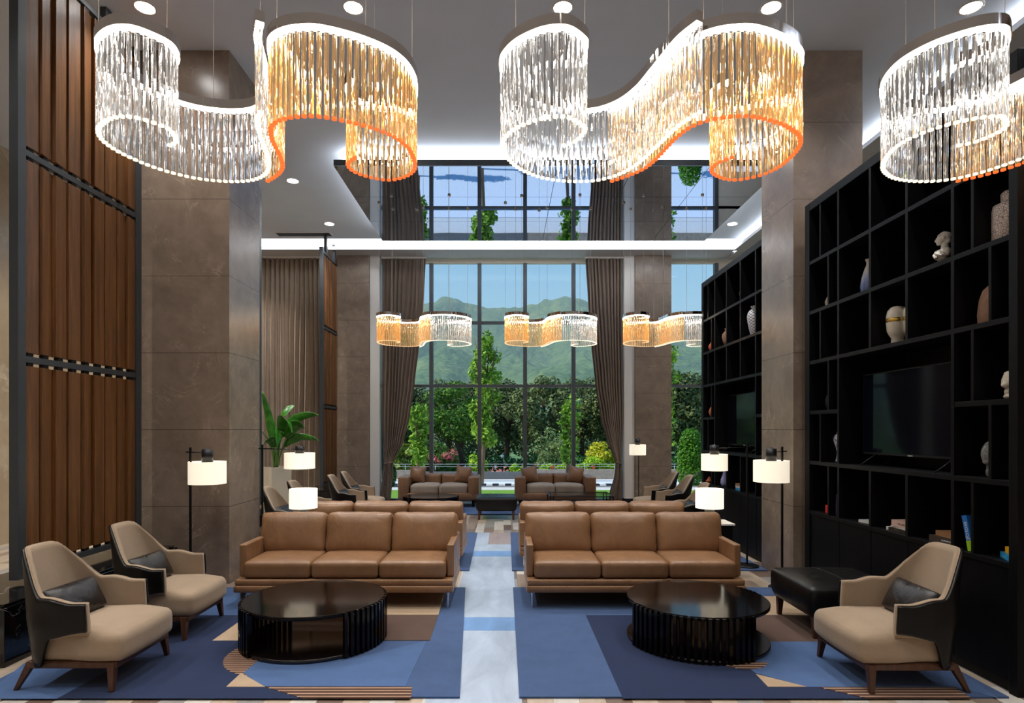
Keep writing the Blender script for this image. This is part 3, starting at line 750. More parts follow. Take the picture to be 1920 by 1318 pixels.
def make_table_lamp(label, loc):
    t = thing('table_lamp', label, 'table lamp', loc, 0, 'glowing drum table lamps')
    mb = MB(); mb.lathe([(.052, 0), (.052, .13), (.02, .14), (.012, .16)], 28); mb.build('base', 'lamp_metal', t)
    mb = MB(); mb.lathe([(.148, .148), (.148, .357)], 40, caps=False); mb.lathe([(.144, .357), (.144, .148)], 40, caps=False); mb.lathe([(.144, .30), (.02, .30)], 40, caps=False)
    mb.build('lamp_shade', 'table_shade_glow', t); return t
make_table_lamp('glowing drum table lamp behind the near left sofa', (-2.20, 6.55, .601))
make_table_lamp('glowing drum table lamp behind the near right sofa', (2.23, 6.55, .601))
def make_side_table(label, loc):
    t = thing('side_table', label, 'side table', loc, 0, 'side tables behind the sofas')
    mb = MB(); mb.box(-.22, .22, -.16, .16, .58, .60); mb.build('tabletop', 'white_paint', t, bevel=.003)
    mb = MB(); mb.box(-.20, .20, -.15, .15, 0, .58); mb.build('cabinet', 'black_wood', t, bevel=.004); return t
make_side_table('black side table with white top under the left table lamp', (-2.20, 6.55, .0))
make_side_table('black side table with white top under the right table lamp', (2.23, 6.55, .0))
# ================================================================ chandeliers: two S shaped bands of hanging glass rods each
CLEAR = [(.29, 2.973), (.345, 2.93), (.3757, 2.82), (.332, 2.747), (.264, 2.70), (.169, 2.715), (.0645, 2.79), (.004, 2.885), (-.013, 2.98), (.008, 3.095), (.075, 3.234), (.178, 3.335), (.28, 3.385), (.402, 3.405), (.529, 3.385), (.635, 3.30), (.705, 3.169), (.745, 3.018), (.775, 2.892), (.81, 2.765), (.864, 2.664)]
AMBER = [(.606, 3.40), (.69, 3.32), (.757, 3.22), (.792, 3.09), (.813, 2.946), (.845, 2.83), (.885, 2.765), (.945, 2.722), (1.02, 2.70), (1.117, 2.70), (1.256, 2.756), (1.365, 2.83), (1.430, 2.908), (1.465, 3.0), (1.476, 3.119), (1.459, 3.247), (1.40, 3.335), (1.30, 3.385), (1.20, 3.35), (1.125, 3.27), (1.118, 3.18), (1.173, 3.107)]
CX, CY = .735, 3.03
STR = {k: [(x - CX, y - CY) for x, y in catmull(v, 10)] for k, v in (('clear', CLEAR), ('amber', AMBER))}
RODL = .385
def rod_mb(M=None, mb=None, r=.0118, seg=5, lv=4):
    mb = mb or MB(); prof = []
    P = [[(r * math.cos(2 * PI * k / seg + .8 * j / lv), r * math.sin(2 * PI * k / seg + .8 * j / lv), -RODL + .006 + (RODL - .006) * j / lv) for j in range(lv + 1)] for k in range(seg)]
    mb.grid(P, 0, False, True, M=M)
    q = 8; rr = r * 1.06
    vs = [(rr * math.cos(2 * PI * k / q), rr * math.sin(2 * PI * k / q), z) for z in (-RODL, -RODL + .009) for k in range(q)]
    mb.add(vs, [tuple(reversed(range(q)))] + [(k, (k + 1) % q, (k + 1) % q + q, k + q) for k in range(q)], 1, False, M)
    return mb
rodme = {}
FARM = {'clear': ['clear_rod_glass', 'rod_tip_warm'], 'amber': ['amber_rod_glass', 'rod_tip_soft']}
for kd, ms in (('clear', ['clear_rod_glass', 'rod_tip_warm']), ('amber', ['amber_rod_glass', 'rod_tip_amber']), ('far_clear', FARM['clear']), ('far_amber', FARM['amber'])):
    o = rod_mb().build('glass_rod', ms); rodme[kd] = o.data; bpy.data.objects.remove(o)
def make_chandelier(label, loc, flip, group, cables, top_z, grip):
    t = thing('chandelier', label, 'chandelier', loc, PI if flip else 0, group)
    sg = -1 if flip else 1; allr = []
    for kd in ('clear', 'amber'):
        pts = resample(STR[kd], .01)
        def ribbon(hw, z0, z1):
            A, B = [], []
            for i, p in enumerate(pts):
                a = Vector(pts[max(i - 1, 0)]); b = Vector(pts[min(i + 1, len(pts) - 1)]); d = (b - a).normalized(); n = Vector((-d.y, d.x))
                A.append([(p[0] + n.x * hw, p[1] + n.y * hw, z0), (p[0] + n.x * hw, p[1] + n.y * hw, z1)]); B.append([(p[0] - n.x * hw, p[1] - n.y * hw, z0), (p[0] - n.x * hw, p[1] - n.y * hw, z1)])
            mb = MB(); mb.slab(A, B); return mb
        fo = ribbon(.020, .012, .062).build('frame', 'dark_chrome', t); fo.data.polygons.foreach_set('use_smooth', [False] * len(fo.data.polygons)); 
        ribbon(.0155, -.002, .0125).build('light_strip', 'led_strip', t)
        for p in resample(STR[kd], .033): allr.append((p, kd))
    allr.sort(key=lambda q: q[0][1] * sg)
    for (p, kd) in allr[:100]:
        o = bpy.data.objects.new('glass_rod', rodme[('far_' if flip else '') + kd]); C.objects.link(o); o.parent = t; o.location = (p[0], p[1], -.011); o.rotation_euler = (0, 0, rnd.random() * 6)
        o['label'] = 'clear glass rod' if kd == 'clear' else 'amber glass rod'
    mb = {'clear': MB(), 'amber': MB()}
    for (p, kd) in allr[100:]: rod_mb(Matrix.Translation((p[0], p[1], -.011)) @ Matrix.Rotation(rnd.random() * 6, 4, 'Z'), mb[kd])
    mm = MB()
    for kd, off in (('clear', 0), ('amber', 2)): mm.add(mb[kd].v, mb[kd].f, 0); mm.m[-len(mb[kd].f):] = [q + off for q in mb[kd].m]
    o = mm.build('glass_rods', ['clear_rod_glass', 'rod_tip_warm', 'amber_rod_glass', 'rod_tip_soft' if flip else 'rod_tip_amber'], t); tag(o, 'remaining clear and amber glass rods', None, None, 'stuff')
    for (x, y) in cables:
        mb = MB(); mb.tube([(x, y, .06), (x, y, top_z)], .0017 if not grip else .0022, 6); mb.build('suspension_cable', 'cable_steel', t)
        mb = MB()
        if grip: mb.lathe([(.020, top_z - .022), (.024, top_z - .015), (.024, top_z - .001)], 16, x, y); mb.build('cable_grip', 'dark_chrome', t)
        else: mb.lathe([(.012, top_z - .02), (.022, top_z - .004), (.022, top_z - .001)], 16, x, y); mb.build('ceiling_cup', 'chrome', t)
    return t
ca = [(STR['clear'][i][0], STR['clear'][i][1]) for i in (22, 62, 122, 182)] + [(STR['amber'][i][0], STR['amber'][i][1]) for i in (64, 104, 136, 178)]
c1 = make_chandelier('large glass rod chandelier above the left armchairs', (-1.215, 3.03, 3.40), False, 'large S shaped glass chandeliers over the front seating', ca, CZ - 3.40, False)
dup(c1, (.735, 3.03, 3.40), None, 'large glass rod chandelier hanging near the middle, over the aisle')
dup(c1, (2.695, 3.03, 3.40), None, 'large glass rod chandelier cut by the right picture edge, over the bookshelf')
c2 = make_chandelier('distant chandelier hanging before the left tied curtain', (-1.31, 9.8, 3.40), True, 'distant S shaped glass chandeliers before the window', ca, 5.29 - 3.40, True)
dup(c2, (.745, 9.8, 3.40), None, 'distant chandelier hanging before the middle of the window')
dup(c2, (2.67, 9.8, 3.40), None, 'distant chandelier partly hidden by the far black shelf')
# ================================================================ black shelf units
SX = 3.06; SB = 3.46; LV = [.79, 1.29, 1.79, 2.29, 2.79, 3.29, 3.79]; T = .035
def shelf(label, ya, yb, cols, halves, end_stile, far_end):
    """ya..yb along the wall; cols: divider positions from far to near; halves: {(col,row): y}"""
    t = thing('shelf_unit', label, 'shelf unit', (0, 0, 0), 0, 'tall black shelf units')
    f, n = max(ya, yb), min(ya, yb)
    for y0, y1 in ((f - .09, f), (n, n + end_stile)):
        mb = MB(); mb.box(SX, SB, y0, y1, 0, 3.88); mb.build('side_panel', 'black_wood', t, bevel=.003)
    fi, ni = f - .09, n + end_stile
    mb = MB(); mb.box(SX, SB, ni, fi, 3.80, 3.88); mb.build('top_panel', 'black_wood', t, bevel=.003)
    mb = MB(); mb.box(SB, SB + .03, n, f, 0, 3.88); mb.build('back_panel', 'black_wood', t)
    edges = [fi] + cols + [ni]; nc = len(edges) - 1
    for z in LV[:-1]:
        if z == 1.79:
            for a, b in ((edges[0], edges[1]), (edges[-2], edges[-1])): mb = MB(); mb.box(SX + .004, SB, b, a, z - T, z); mb.build('shelf', 'black_wood', t, bevel=.002)
        else: mb = MB(); mb.box(SX + .002, SB, ni, fi, z - T, z); mb.build('shelf', 'black_wood', t, bevel=.002)
    tvs = (1, 2)
    for r in range(6):
        z0, z1 = LV[r], (LV[r + 1] - T if r < 5 else 3.80)
        if r in (1, 2): z0, z1 = (LV[1], LV[2] - T) if r == 1 else (LV[2], LV[3] - T)
        for k, y in enumerate(cols):
            if r in tvs and 0 < k < len(cols) - 1: continue
            za = z0 - (T if r == 2 else 0)
            mb = MB(); mb.box(SX + .001, SB, y - .015, y + .015, za, z1); mb.build('divider', 'black_wood', t, bevel=.002)
        for (c, rr), y in halves.items():
            if rr == r: mb = MB(); mb.box(SX + .003, SB, y - .012, y + .012, z0, z1); mb.build('divider', 'black_wood', t, bevel=.002)
    mb = MB(); mb.box(SX + .03, SB, ni, fi, .0, .06); mb.build('plinth_board', 'dull_black', t)
    for a, b in zip(edges, edges[1:]):
        mb = MB(); mb.box(SX + .012, SX + .034, b + .003, a - .003, .062, .752); mb.build('cabinet_door', 'black_wood', t, bevel=.002)
    return t
def D(px, X=SX): return X * 1126 / (px - 947)
shelf('near black shelf unit with television, ornaments and books on the right', 6.13, 3.585, [5.52, 5.04, 4.58, 4.11],
      {(0, 5): D(1537), (0, 4): D(1552), (0, 3): D(1537), (0, 2): D(1552), (0, 1): D(1537), (0, 0): D(1552), (4, 5): D(1855), (4, 4): D(1822), (4, 3): D(1855), (4, 2): D(1822), (4, 1): D(1855), (4, 0): D(1822)}, .065, True)
shelf('far black shelf unit with television beyond the right marble pillar', 9.36, 7.03, [8.77, 8.31, 7.82, 7.34],
      {(0, 5): 9.07, (0, 4): 8.92, (0, 3): 9.07, (0, 2): 8.92, (0, 1): 9.07, (0, 0): 8.92}, .03, True)
def tv(label, yc, w, h, z0, X):
    t = thing('television', label, 'television', (X, yc, LV[1]), 0, 'black flat televisions'); z = z0 - LV[1]
    mb = MB(); mb.box(0, .035, -w / 2, w / 2, z, z + h); mb.build('bezel', 'dull_black', t, bevel=.003)
    q = 'tv_screen'
    mb = MB(); mb.box(-.0015, 0, -w / 2 + .012, w / 2 - .012, z + .02, z + h - .012); mb.build('screen', q, t)
    mb = MB(); mb.box(-.003, .001, -.03, .03, z + .004, z + .014); mb.build('badge', 'chrome', t)
    for s in (-1, 1):
        mb = MB(); mb.tube([(-.13, s * w * .36, .004), (.015, s * w * .36, z + .01)], .005, 6); mb.tube([(.15, s * w * .36, .004), (.015, s * w * .36, z + .01)], .005, 6); mb.build('stand_foot', 'lamp_metal', t)
simple('tv_screen', (.003, .004, .008, 1), .06, 0, .2, var=.05)
tv('black television in the near shelf unit', 4.77, 1.26, .71, 1.385, 3.22)
tv('black television in the far shelf unit', 8.08, 1.26, .71, 1.385, 3.22)

# ---------------------------------------------------------------- ornaments
simple('ivory_glaze', srgb(232, 224, 205), .25, var=.03); simple('marble_white', srgb(228, 222, 212), .5, var=.05)
simple('gold_leaf', (.75, .48, .10, 1), .3, .9, var=.2, scale=60); simple('terracotta', srgb(196, 104, 66), .6); simple('orange_glaze', srgb(232, 110, 66), .4)
simple('clay_brown', srgb(158, 122, 100), .75, var=.15, scale=30, bump=.3); simple('bronze', (.25, .17, .08, 1), .35, .9); simple('matte_dark', srgb(44, 44, 52), .6); simple('lilac_glaze', srgb(150, 150, 190), .25)
def pattern_mat(name, c0, c1, scale, thr=.5, kind='voronoi', rough=.35):
    q = NT(name); v = q.coords()
    if kind == 'voronoi':
        o = q.n('ShaderNodeTexVoronoi', feature='DISTANCE_TO_EDGE'); o.inputs['Scale'].default_value = scale; q.l(v, o.inputs['Vector']); f = o.outputs['Distance']
    elif kind == 'noise': f = q.noise(v, scale, 2, .5, 1.5)
    elif kind == 'diamond':
        sp = q.n('ShaderNodeSeparateXYZ'); q.l(v, sp.inputs[0])
        a = q.math('ARCTAN2', sp.outputs[1], sp.outputs[0]); a = q.math('MULTIPLY', a, 5.0); b = q.math('MULTIPLY', sp.outputs[2], scale)
        s1 = q.math('SINE', q.math('ADD', a, b)); s2 = q.math('SINE', q.math('SUBTRACT', a, b)); f = q.math('ABSOLUTE', q.math('MULTIPLY', s1, s2))
    elif kind == 'drip':
        sp = q.n('ShaderNodeSeparateXYZ'); q.l(v, sp.inputs[0]); nn = q.noise(q.coords((30, 30, 2)), 1.5, 3)
        f = q.math('ADD', q.math('MULTIPLY', sp.outputs[2], 2.2), q.math('MULTIPLY', nn, .9))
    col = q.ramp(f, [(max(0, thr - .04), c0), (min(1, thr + .04), c1)]) if kind != 'drip' else q.ramp(f, [(.35, c0), (.75, (.35, .45, .75, 1)), (1.0, c1)])
    q.set(Base_Color=col, Roughness=rough); MT[name] = q.m
pattern_mat('lattice_white', (.05, .03, .03, 1), srgb(232, 216, 208), 62, .05)
pattern_mat('blue_drip', srgb(60, 80, 160), srgb(225, 218, 210), 8, .5, 'drip')
pattern_mat('porcelain_blue', srgb(50, 60, 120), srgb(225, 226, 236), 55, .47, 'noise', .2)
pattern_mat('diamond_white', srgb(90, 92, 108), srgb(226, 226, 232), 85, .22, 'diamond', .45)
def orn(name, label, cat, prof, mat_, px, z, X=3.24, seg=32, rz=0, sx=1, sy=1):
    """turned ornament standing on the shelf at height z; px is its picture column"""
    y = X * 1126 / (px - 947); mb = MB(); mb.lathe(prof, seg, sx=sx, sy=sy)
    o = mb.build(name, mat_, None, (X, y, z + .001), rz); return tag(o, label, cat)
orn('lattice_jar', 'white jar with dark lattice pattern on the near shelf, upper right compartment', 'jar', [(.085, 0), (.092, .01), (.092, .22), (.085, .255), (.05, .27), (.042, .275), (.046, .29), (.046, .33), (.03, .345), (.006, .35)], 'lattice_white', 1893, 2.79)
orn('tall_vase', 'tall vase with blue drips on white, near shelf', 'vase', [(.045, 0), (.062, .03), (.068, .09), (.06, .15), (.045, .21), (.032, .25), (.02, .275), (.018, .30), (.028, .325), (.03, .33)], 'blue_drip', 1629, 2.79)
orn('small_vase', 'small ivory vase in the left column of the near shelf', 'vase', [(.025, 0), (.04, .05), (.045, .09), (.03, .13), (.015, .15), (.018, .16)], 'ivory_glaze', 1556, 2.79)
orn('bottle_vase', 'brown stone bottle vase with thin neck on the near shelf', 'vase', [(.072, 0), (.082, .02), (.085, .08), (.074, .18), (.055, .24), (.03, .265), (.012, .28), (.010, .34), (.014, .345)], 'clay_brown', 1862, 2.29)
orn('orange_ball', 'small orange ball on the near shelf left column', 'ball', [(.004, 0), (.02, .006), (.034, .025), (.036, .04), (.03, .06), (.018, .07), (.004, .074)], 'orange_glaze', 1577, 2.29)
orn('ginger_jar', 'slim blue and white porcelain jar with lid left of the near television', 'jar', [(.038, 0), (.04, .01), (.026, .07), (.03, .12), (.056, .2), (.058, .235), (.045, .26), (.025, .27), (.03, .275), (.03, .285), (.012, .305), (.006, .33)], 'porcelain_blue', 1575, 1.29)
orn('dark_vase', 'dark vase in the left column of the near shelf, barely lit', 'vase', [(.03, 0), (.045, .06), (.05, .1), (.035, .15), (.02, .17), (.022, .18)], 'matte_dark', 1557, 1.79)
# heads with gold blindfold bands
def head_profile(s=1): return [(.05 * s, 0), (.052 * s, .02 * s), (.048 * s, .06 * s), (.066 * s, .085 * s), (.082 * s, .12 * s), (.088 * s, .18 * s), (.088 * s, .24 * s), (.078 * s, .285 * s), (.055 * s, .312 * s), (.02 * s, .324 * s), (.003, .326 * s)]
for px, X, lb in ((1683, 3.22, 'ivory head sculpture with gold eye band, left of its pair'), (1712, 3.30, 'ivory head sculpture with gold eye band, half hidden by a shelf divider')):
    y = D(px, X); t = thing('head_sculpture', lb, 'sculpture', (X, y, 2.291), R(195), 'ivory heads with gold bands')
    mb = MB(); mb.lathe(head_profile(), 36, sx=1.0, sy=.86); mb.build('head', 'ivory_glaze', t)
    mb = MB()
    A = [[((.089) * math.cos(a), (.0775) * math.sin(a), z) for z in (.19, .222)] for a in [R(-62 + 124 * k / 20) for k in range(21)]]
    B = [[((.084) * math.cos(a), (.073) * math.sin(a), z) for z in (.19, .222)] for a in [R(-62 + 124 * k / 20) for k in range(21)]]
    mb.slab(A, B); mb.build('gold_band', 'gold_leaf', t)
# face vase, glass head, bust: modelled from merged rounded forms
def blob(name, label, cat, parts, mat_, loc, rz, voxel=.006, sc_=1):
    """parts: (centre, radii) ellipsoids merged into one body"""
    mb = MB()
    for c, r in parts:
        n = 14; vs = []; P = []
        for i in range(n + 1):
            th = PI * i / n; P.append([(c[0] + r[0] * math.sin(th) * math.cos(2 * PI * k / 20), c[1] + r[1] * math.sin(th) * math.sin(2 * PI * k / 20), c[2] - r[2] * math.cos(th)) for k in range(21)])
        mb.grid(P)
    o = mb.build(name, mat_, None, loc, rz); o.scale = (sc_,) * 3
    m = o.modifiers.new('remesh', 'REMESH'); m.mode = 'VOXEL'; m.voxel_size = voxel; m.use_smooth_shade = True
    s_ = o.modifiers.new('smooth', 'SMOOTH'); s_.factor = .5; s_.iterations = 3
    return tag(o, label, cat)
# bust looks along local +X
def chain(pts, r, n=16):
    return [(p, (r, r, r)) for p in resample(catmull(pts, 8), .006)]
bust = [((0, 0, .010), (.042, .042, .012)), ((0, 0, .035), (.024, .024, .034)), ((.006, 0, .072), (.046, .058, .026)), ((.018, 0, .100), (.056, .074, .044)), ((-.012, 0, .126), (.058, .098, .032)), ((-.02, .072, .112), (.034, .028, .038)), ((-.02, -.072, .112), (.034, .028, .038)),
        ((-.010, 0, .168), (.030, .028, .050)), ((-.030, 0, .222), (.024, .028, .028)), ((-.008, 0, .254), (.043, .037, .040)), ((.022, 0, .236), (.030, .030, .044)), ((.034, 0, .202), (.016, .018, .014)), ((.055, 0, .231), (.009, .007, .013)), ((.049, 0, .222), (.006, .010, .005)), ((.046, 0, .212), (.007, .010, .004)), ((.046, 0, .250), (.009, .022, .006)),
        ((-.012, 0, .276), (.042, .040, .024)), ((.024, 0, .272), (.020, .034, .013)), ((-.052, 0, .264), (.014, .010, .009)), ((-.074, 0, .268), (.016, .017, .017)), ((-.084, 0, .262), (.010, .012, .012)), ((.0, .036, .244), (.010, .006, .014)), ((.0, -.036, .244), (.010, .006, .014))]
for a_ in (-.9, -.45, 0, .45, .9): bust += chain([(.034, .034 * math.sin(a_), .262 + .016 * math.cos(a_)), (.0, .043 * math.sin(a_), .268 + .034 * math.cos(a_)), (-.036, .036 * math.sin(a_), .262 + .028 * math.cos(a_)), (-.054, .01 * math.sin(a_), .264)], .0045)
bust += chain([(.062, .058, .070), (.070, .02, .105), (.040, -.03, .145), (-.02, -.06, .158)], .0075) + chain([(.050, .066, .072), (.074, .035, .095), (.058, -.015, .125), (.0, -.07, .148)], .006) + chain([(.02, .085, .085), (.06, .055, .110), (.045, .01, .143), (-.03, -.04, .163)], .006) + chain([(-.03, .095, .09), (.01, .088, .12), (-.01, .05, .158)], .007)
y = D(1769, 3.2); bo = blob('marble_bust', 'white classical marble bust facing left in profile on the near shelf', 'sculpture', bust, 'marble_white', (3.2, y, 2.791), R(146), .0032, .84)
face = [((0, 0, .02), (.05, .045, .022)), ((0, 0, .05), (.045, .042, .04)), ((.0, 0, .115), (.06, .055, .06)), ((.035, 0, .095), (.034, .03, .024)), ((.035, 0, .14), (.022, .026, .03)), ((0, 0, .165), (.045, .048, .02))]
blob('face_vase', 'ivory vase shaped like the lower half of a face on the near shelf right edge', 'vase', face, 'ivory_glaze', (3.2, D(1899, 3.2), 1.791), R(180), .005, 1.0)
ghead = [((0, 0, .03), (.03, .03, .04)), ((0, 0, .07), (.026, .026, .04)), ((.008, 0, .15), (.052, .046, .075)), ((-.01, 0, .18), (.054, .05, .06)), ((.05, 0, .14), (.012, .012, .022)), ((.03, 0, .10), (.026, .026, .02))]
blob('glass_sculpture', 'clear glass mannequin head right of the near television', 'sculpture', ghead, 'clear_glass_head', (3.2, D(1858, 3.2), 1.291), R(190), .005, 1.0)
# far shelf ornaments
orn('patterned_vase', 'white vase with diamond pattern in the far shelf unit', 'vase', [(.05, 0), (.055, .01), (.075, .09), (.092, .18), (.098, .24), (.088, .29), (.06, .325), (.042, .34), (.042, .35), (.055, .365), (.055, .372)], 'diamond_white', 1416, 2.79, 3.16)
orn('clay_jug', 'brown clay jug in the far shelf unit, second column', 'jug', [(.04, 0), (.06, .06), (.075, .13), (.07, .17), (.045, .20), (.03, .215), (.038, .24), (.04, .25)], 'clay_brown', 1364, 2.79, 3.16)
orn('orange_vase', 'small orange vase high in the leftmost column of the far shelf', 'vase', [(.02, 0), (.04, .05), (.045, .08), (.03, .11), (.015, .125), (.018, .135)], 'orange_glaze', 1334, 2.79, 3.14)
orn('terracotta_vase', 'terracotta vase left of the far television', 'vase', [(.02, 0), (.042, .05), (.048, .09), (.03, .14), (.014, .16), (.016, .17)], 'terracotta', 1335, 1.79, 3.14)
orn('black_vase', 'slim black vase above the far television, in the left column', 'vase', [(.02, 0), (.03, .05), (.02, .12), (.012, .18), (.016, .19)], 'matte_dark', 1345, 2.29, 3.16)
orn('lilac_vase', 'pale lilac bottle vase in the lowest row of the far shelf', 'vase', [(.045, 0), (.06, .05), (.055, .10), (.03, .17), (.018, .22), (.018, .27), (.024, .28)], 'lilac_glaze', 1359, .79, 3.14)
orn('grey_bottle', 'slim silver bottle in the lowest row of the far shelf', 'bottle', [(.022, 0), (.025, .02), (.022, .12), (.01, .18), (.01, .24), (.012, .245)], 'chrome', 1340, .79, 3.14)
mb = MB(); mb.tube([(0, 0, .0), (0, .0, .07), (.0, .05, .13), (0, .10, .16), (0, .09, .20)], [.012, .014, .012, .009, .005], 8); mb.tube([(0, .0, .06), (0, -.05, .10), (0, -.06, .17), (0, -.03, .21)], [.012, .011, .009, .005], 8); mb.lathe([(.05, 0), (.05, .012), (.02, .016)], 20)
tag(mb.build('bronze_figure', 'bronze', None, (3.2, D(1392, 3.2), 3.291)), 'small branching bronze figure in the top row of the far shelf', 'ornament')
mb = MB(); mb.lathe([(.035, 0), (.05, .02), (.05, .03), (.028, .05), (.02, .07), (.012, .09)], 20); tag(mb.build('red_pot', 'terracotta', None, (3.14, D(1330, 3.14), .791)), 'small red pot in the lowest row of the far shelf', 'pot')

# ---------------------------------------------------------------- books
def cover(name, c, rough=.4): simple(name, srgb(*c), rough, var=.05, scale=20); return name
cover('page_cream', (222, 210, 190), .9)
def text_on(root, txt, size, loc, rot, matn):
    cu = bpy.data.curves.new('lettering', 'FONT'); cu.body = txt; cu.size = size; cu.align_x = 'CENTER'; cu.align_y = 'CENTER'; cu.extrude = .0003
    o = bpy.data.objects.new('lettering', cu); C.objects.link(o); cu.materials.append(MT[matn]); o.parent = root; o.location = loc; o.rotation_euler = rot
    bpy.context.view_layer.update(); me = bpy.data.meshes.new_from_object(o); m = bpy.data.objects.new('lettering', me); C.objects.link(m); m.parent = root; m.location = loc; m.rotation_euler = rot; bpy.data.objects.remove(o); return m
def book(label, L, W, Tk, cov, loc, rot=(0, 0, 0), group=None, txt=None, band=None):
    """lies flat: spine along local Y on the -X side, W deep in X, thickness Tk in Z"""
    t = thing('book', label, 'book', loc, 0, group); t.rotation_euler = rot
    mb = MB(); mb.box(.0, W, -L / 2, L / 2, 0, .0025); mb.box(0, W, -L / 2, L / 2, Tk - .0025, Tk); mb.box(-.002, .002, -L / 2, L / 2, 0, Tk); mb.build('cover', cov, t)
    mb = MB(); mb.box(.002, W - .004, -L / 2 + .004, L / 2 - .004, .0025, Tk - .0025); mb.build('pages', 'page_cream', t)
    if band:
        mb = MB(); mb.box(-.0026, W * 1.001, band[0], band[1], -.0003, Tk + .0003); mb.build('cover_band', band[2], t)
    if txt: text_on(t, txt[0], txt[1], (-.0031, txt[3] if len(txt) > 3 else 0, Tk / 2), (R(90), 0, R(-90)), txt[2])
    return t
for nm, c in (('cov_red', (226, 44, 40)), ('cov_purple', (70, 58, 84)), ('cov_white', (205, 205, 205)), ('cov_charcoal', (40, 40, 44)), ('cov_pink', (206, 172, 158)), ('cov_black', (36, 30, 24)), ('cov_darkbrown', (62, 52, 46)), ('cov_collage', (150, 108, 72)), ('cov_blue', (34, 110, 190)), ('cov_green', (150, 200, 30)), ('cov_yellow', (244, 180, 26)), ('cov_cyan', (40, 150, 205)), ('ink_white', (235, 235, 235)), ('ink_gold', (210, 180, 110)), ('ink_dark', (90, 60, 60))): cover(nm, c)
BX = 3.10; g = 'books on the lowest open row of the near shelf'
book('bright red book at the far left of the near shelf', .10, .09, .075, 'cov_red', (3.14, D(1553, 3.14), .791), group=g)
b = book('dark purple book standing upright on the near shelf', .20, .15, .035, 'cov_purple', (3.13, D(1566, 3.13), .791), group=g); b.rotation_euler = (R(-90 + 6), 0, 0); b.location = (3.13, D(1571, 3.13) , .791 + .10)
book('white book with black stripes at the bottom of a pair', .24, .18, .022, 'cov_white', (3.13, D(1629, 3.13), .791), (0, 0, R(8)), g)
book('charcoal book on top of the white striped book', .20, .15, .022, 'cov_charcoal', (3.15, D(1633, 3.15), .814), (0, 0, R(-24)), g)
book('black and white book under the pink book', .25, .20, .026, 'cov_black', (3.11, D(1682, 3.11), .791), (0, 0, R(2)), g, ('---- --', .022, 'ink_gold'), (.10, .1255, 'cov_white'))
book('thin cream book under the pink book', .22, .19, .010, 'cov_white', (3.12, D(1686, 3.12), .8175), (0, 0, R(-2)), g)
book('thick pink book on top of its stack', .22, .17, .052, 'cov_pink', (3.12, D(1690, 3.12), .828), (0, 0, R(3)), g, ('THE  ART', .02, 'ink_dark'))
book('dark brown book with white spine lettering', .27, .20, .046, 'cov_darkbrown', (3.11, D(1769, 3.11), .791), (0, 0, R(2)), g, ('ROMANYA MİMARİ', .016, 'ink_white', -.055))
book('picture covered book on the dark brown book', .23, .18, .036, 'cov_collage', (3.12, D(1775, 3.12), .838), (0, 0, R(-3)), g)
b = book('blue and green book leaning in its compartment', .235, .16, .04, 'cov_blue', (3.09, 4.035, .906), (0, 0, 0), g, ('EKOLOJİ', .03, 'ink_white', .015), (-.1178, -.05, 'cov_green')); b.rotation_euler = (R(90 - 13), 0, R(4)); 
book('cyan book at the bottom of the nearest stack', .15, .11, .036, 'cov_cyan', (3.13, D(1884, 3.13), .791), (0, 0, R(-24)), g, ('--- --', .03, 'ink_white'))
book('yellow book on the cyan book', .16, .11, .040, 'cov_yellow', (3.12, D(1896, 3.12), .8285), (0, 0, R(-20)), g)
g = 'books on the far shelf'
for k, (c, lb) in enumerate((('cov_cyan', 'cyan book at the bottom of the small far stack'), ('cov_white', 'white book in the middle of the small far stack'), ('cov_collage', 'tan book on top of the small far stack'))):
    book(lb, .17 - .02 * k, .12, .03, c, (3.12, D(1384, 3.12), .791 + .0305 * k), (0, 0, R(5 * k)), g)
# ================================================================ plant in the white planter
q = NT('palm_leaf'); v = q.coords(); q.set(Base_Color=q.ramp(q.noise(v, 9, 4), [(.3, srgb(28, 84, 18)), (.7, srgb(70, 140, 40))]), Roughness=.35); q.b.inputs['Transmission Weight'].default_value = 0; MT['palm_leaf'] = q.m
simple('leaf_stem', srgb(88, 128, 58), .5); simple('planter_cream', srgb(216, 206, 186), .4, var=.02); simple('soil', srgb(60, 46, 36), .95)
pt = thing('planter', 'tall white square planter beside the floor lamp with the long arm', 'planter', (-3.86, 10.1, 0), R(-38))
mb = MB(); a, h = .185, .98
mb.add([(-a, -a, h), (a, -a, h), (a, a, h), (-a, a, h), (-a + .02, -a + .02, h), (a - .02, -a + .02, h), (a - .02, a - .02, h), (-a + .02, a - .02, h), (-a * .9, -a * .9, 0), (a * .9, -a * .9, 0), (a * .9, a * .9, 0), (-a * .9, a * .9, 0), (-a + .02, -a + .02, h - .1), (a - .02, -a + .02, h - .1), (a - .02, a - .02, h - .1), (-a + .02, a - .02, h - .1)],
       [(0, 1, 5, 4), (1, 2, 6, 5), (2, 3, 7, 6), (3, 0, 4, 7), (8, 9, 1, 0), (9, 10, 2, 1), (10, 11, 3, 2), (11, 8, 0, 3), (11, 10, 9, 8), (4, 5, 13, 12), (5, 6, 14, 13), (6, 7, 15, 14), (7, 4, 12, 15)])
mb.build('pot', 'planter_cream', pt)
mb = MB(); mb.box(-a + .022, a - .022, -a + .022, a - .022, h - .1, h - .03); mb.build('soil', 'soil', pt)
pl = thing('potted_palm', 'large leafy green plant growing in the tall white planter', 'plant', (-3.86, 10.1, .95))
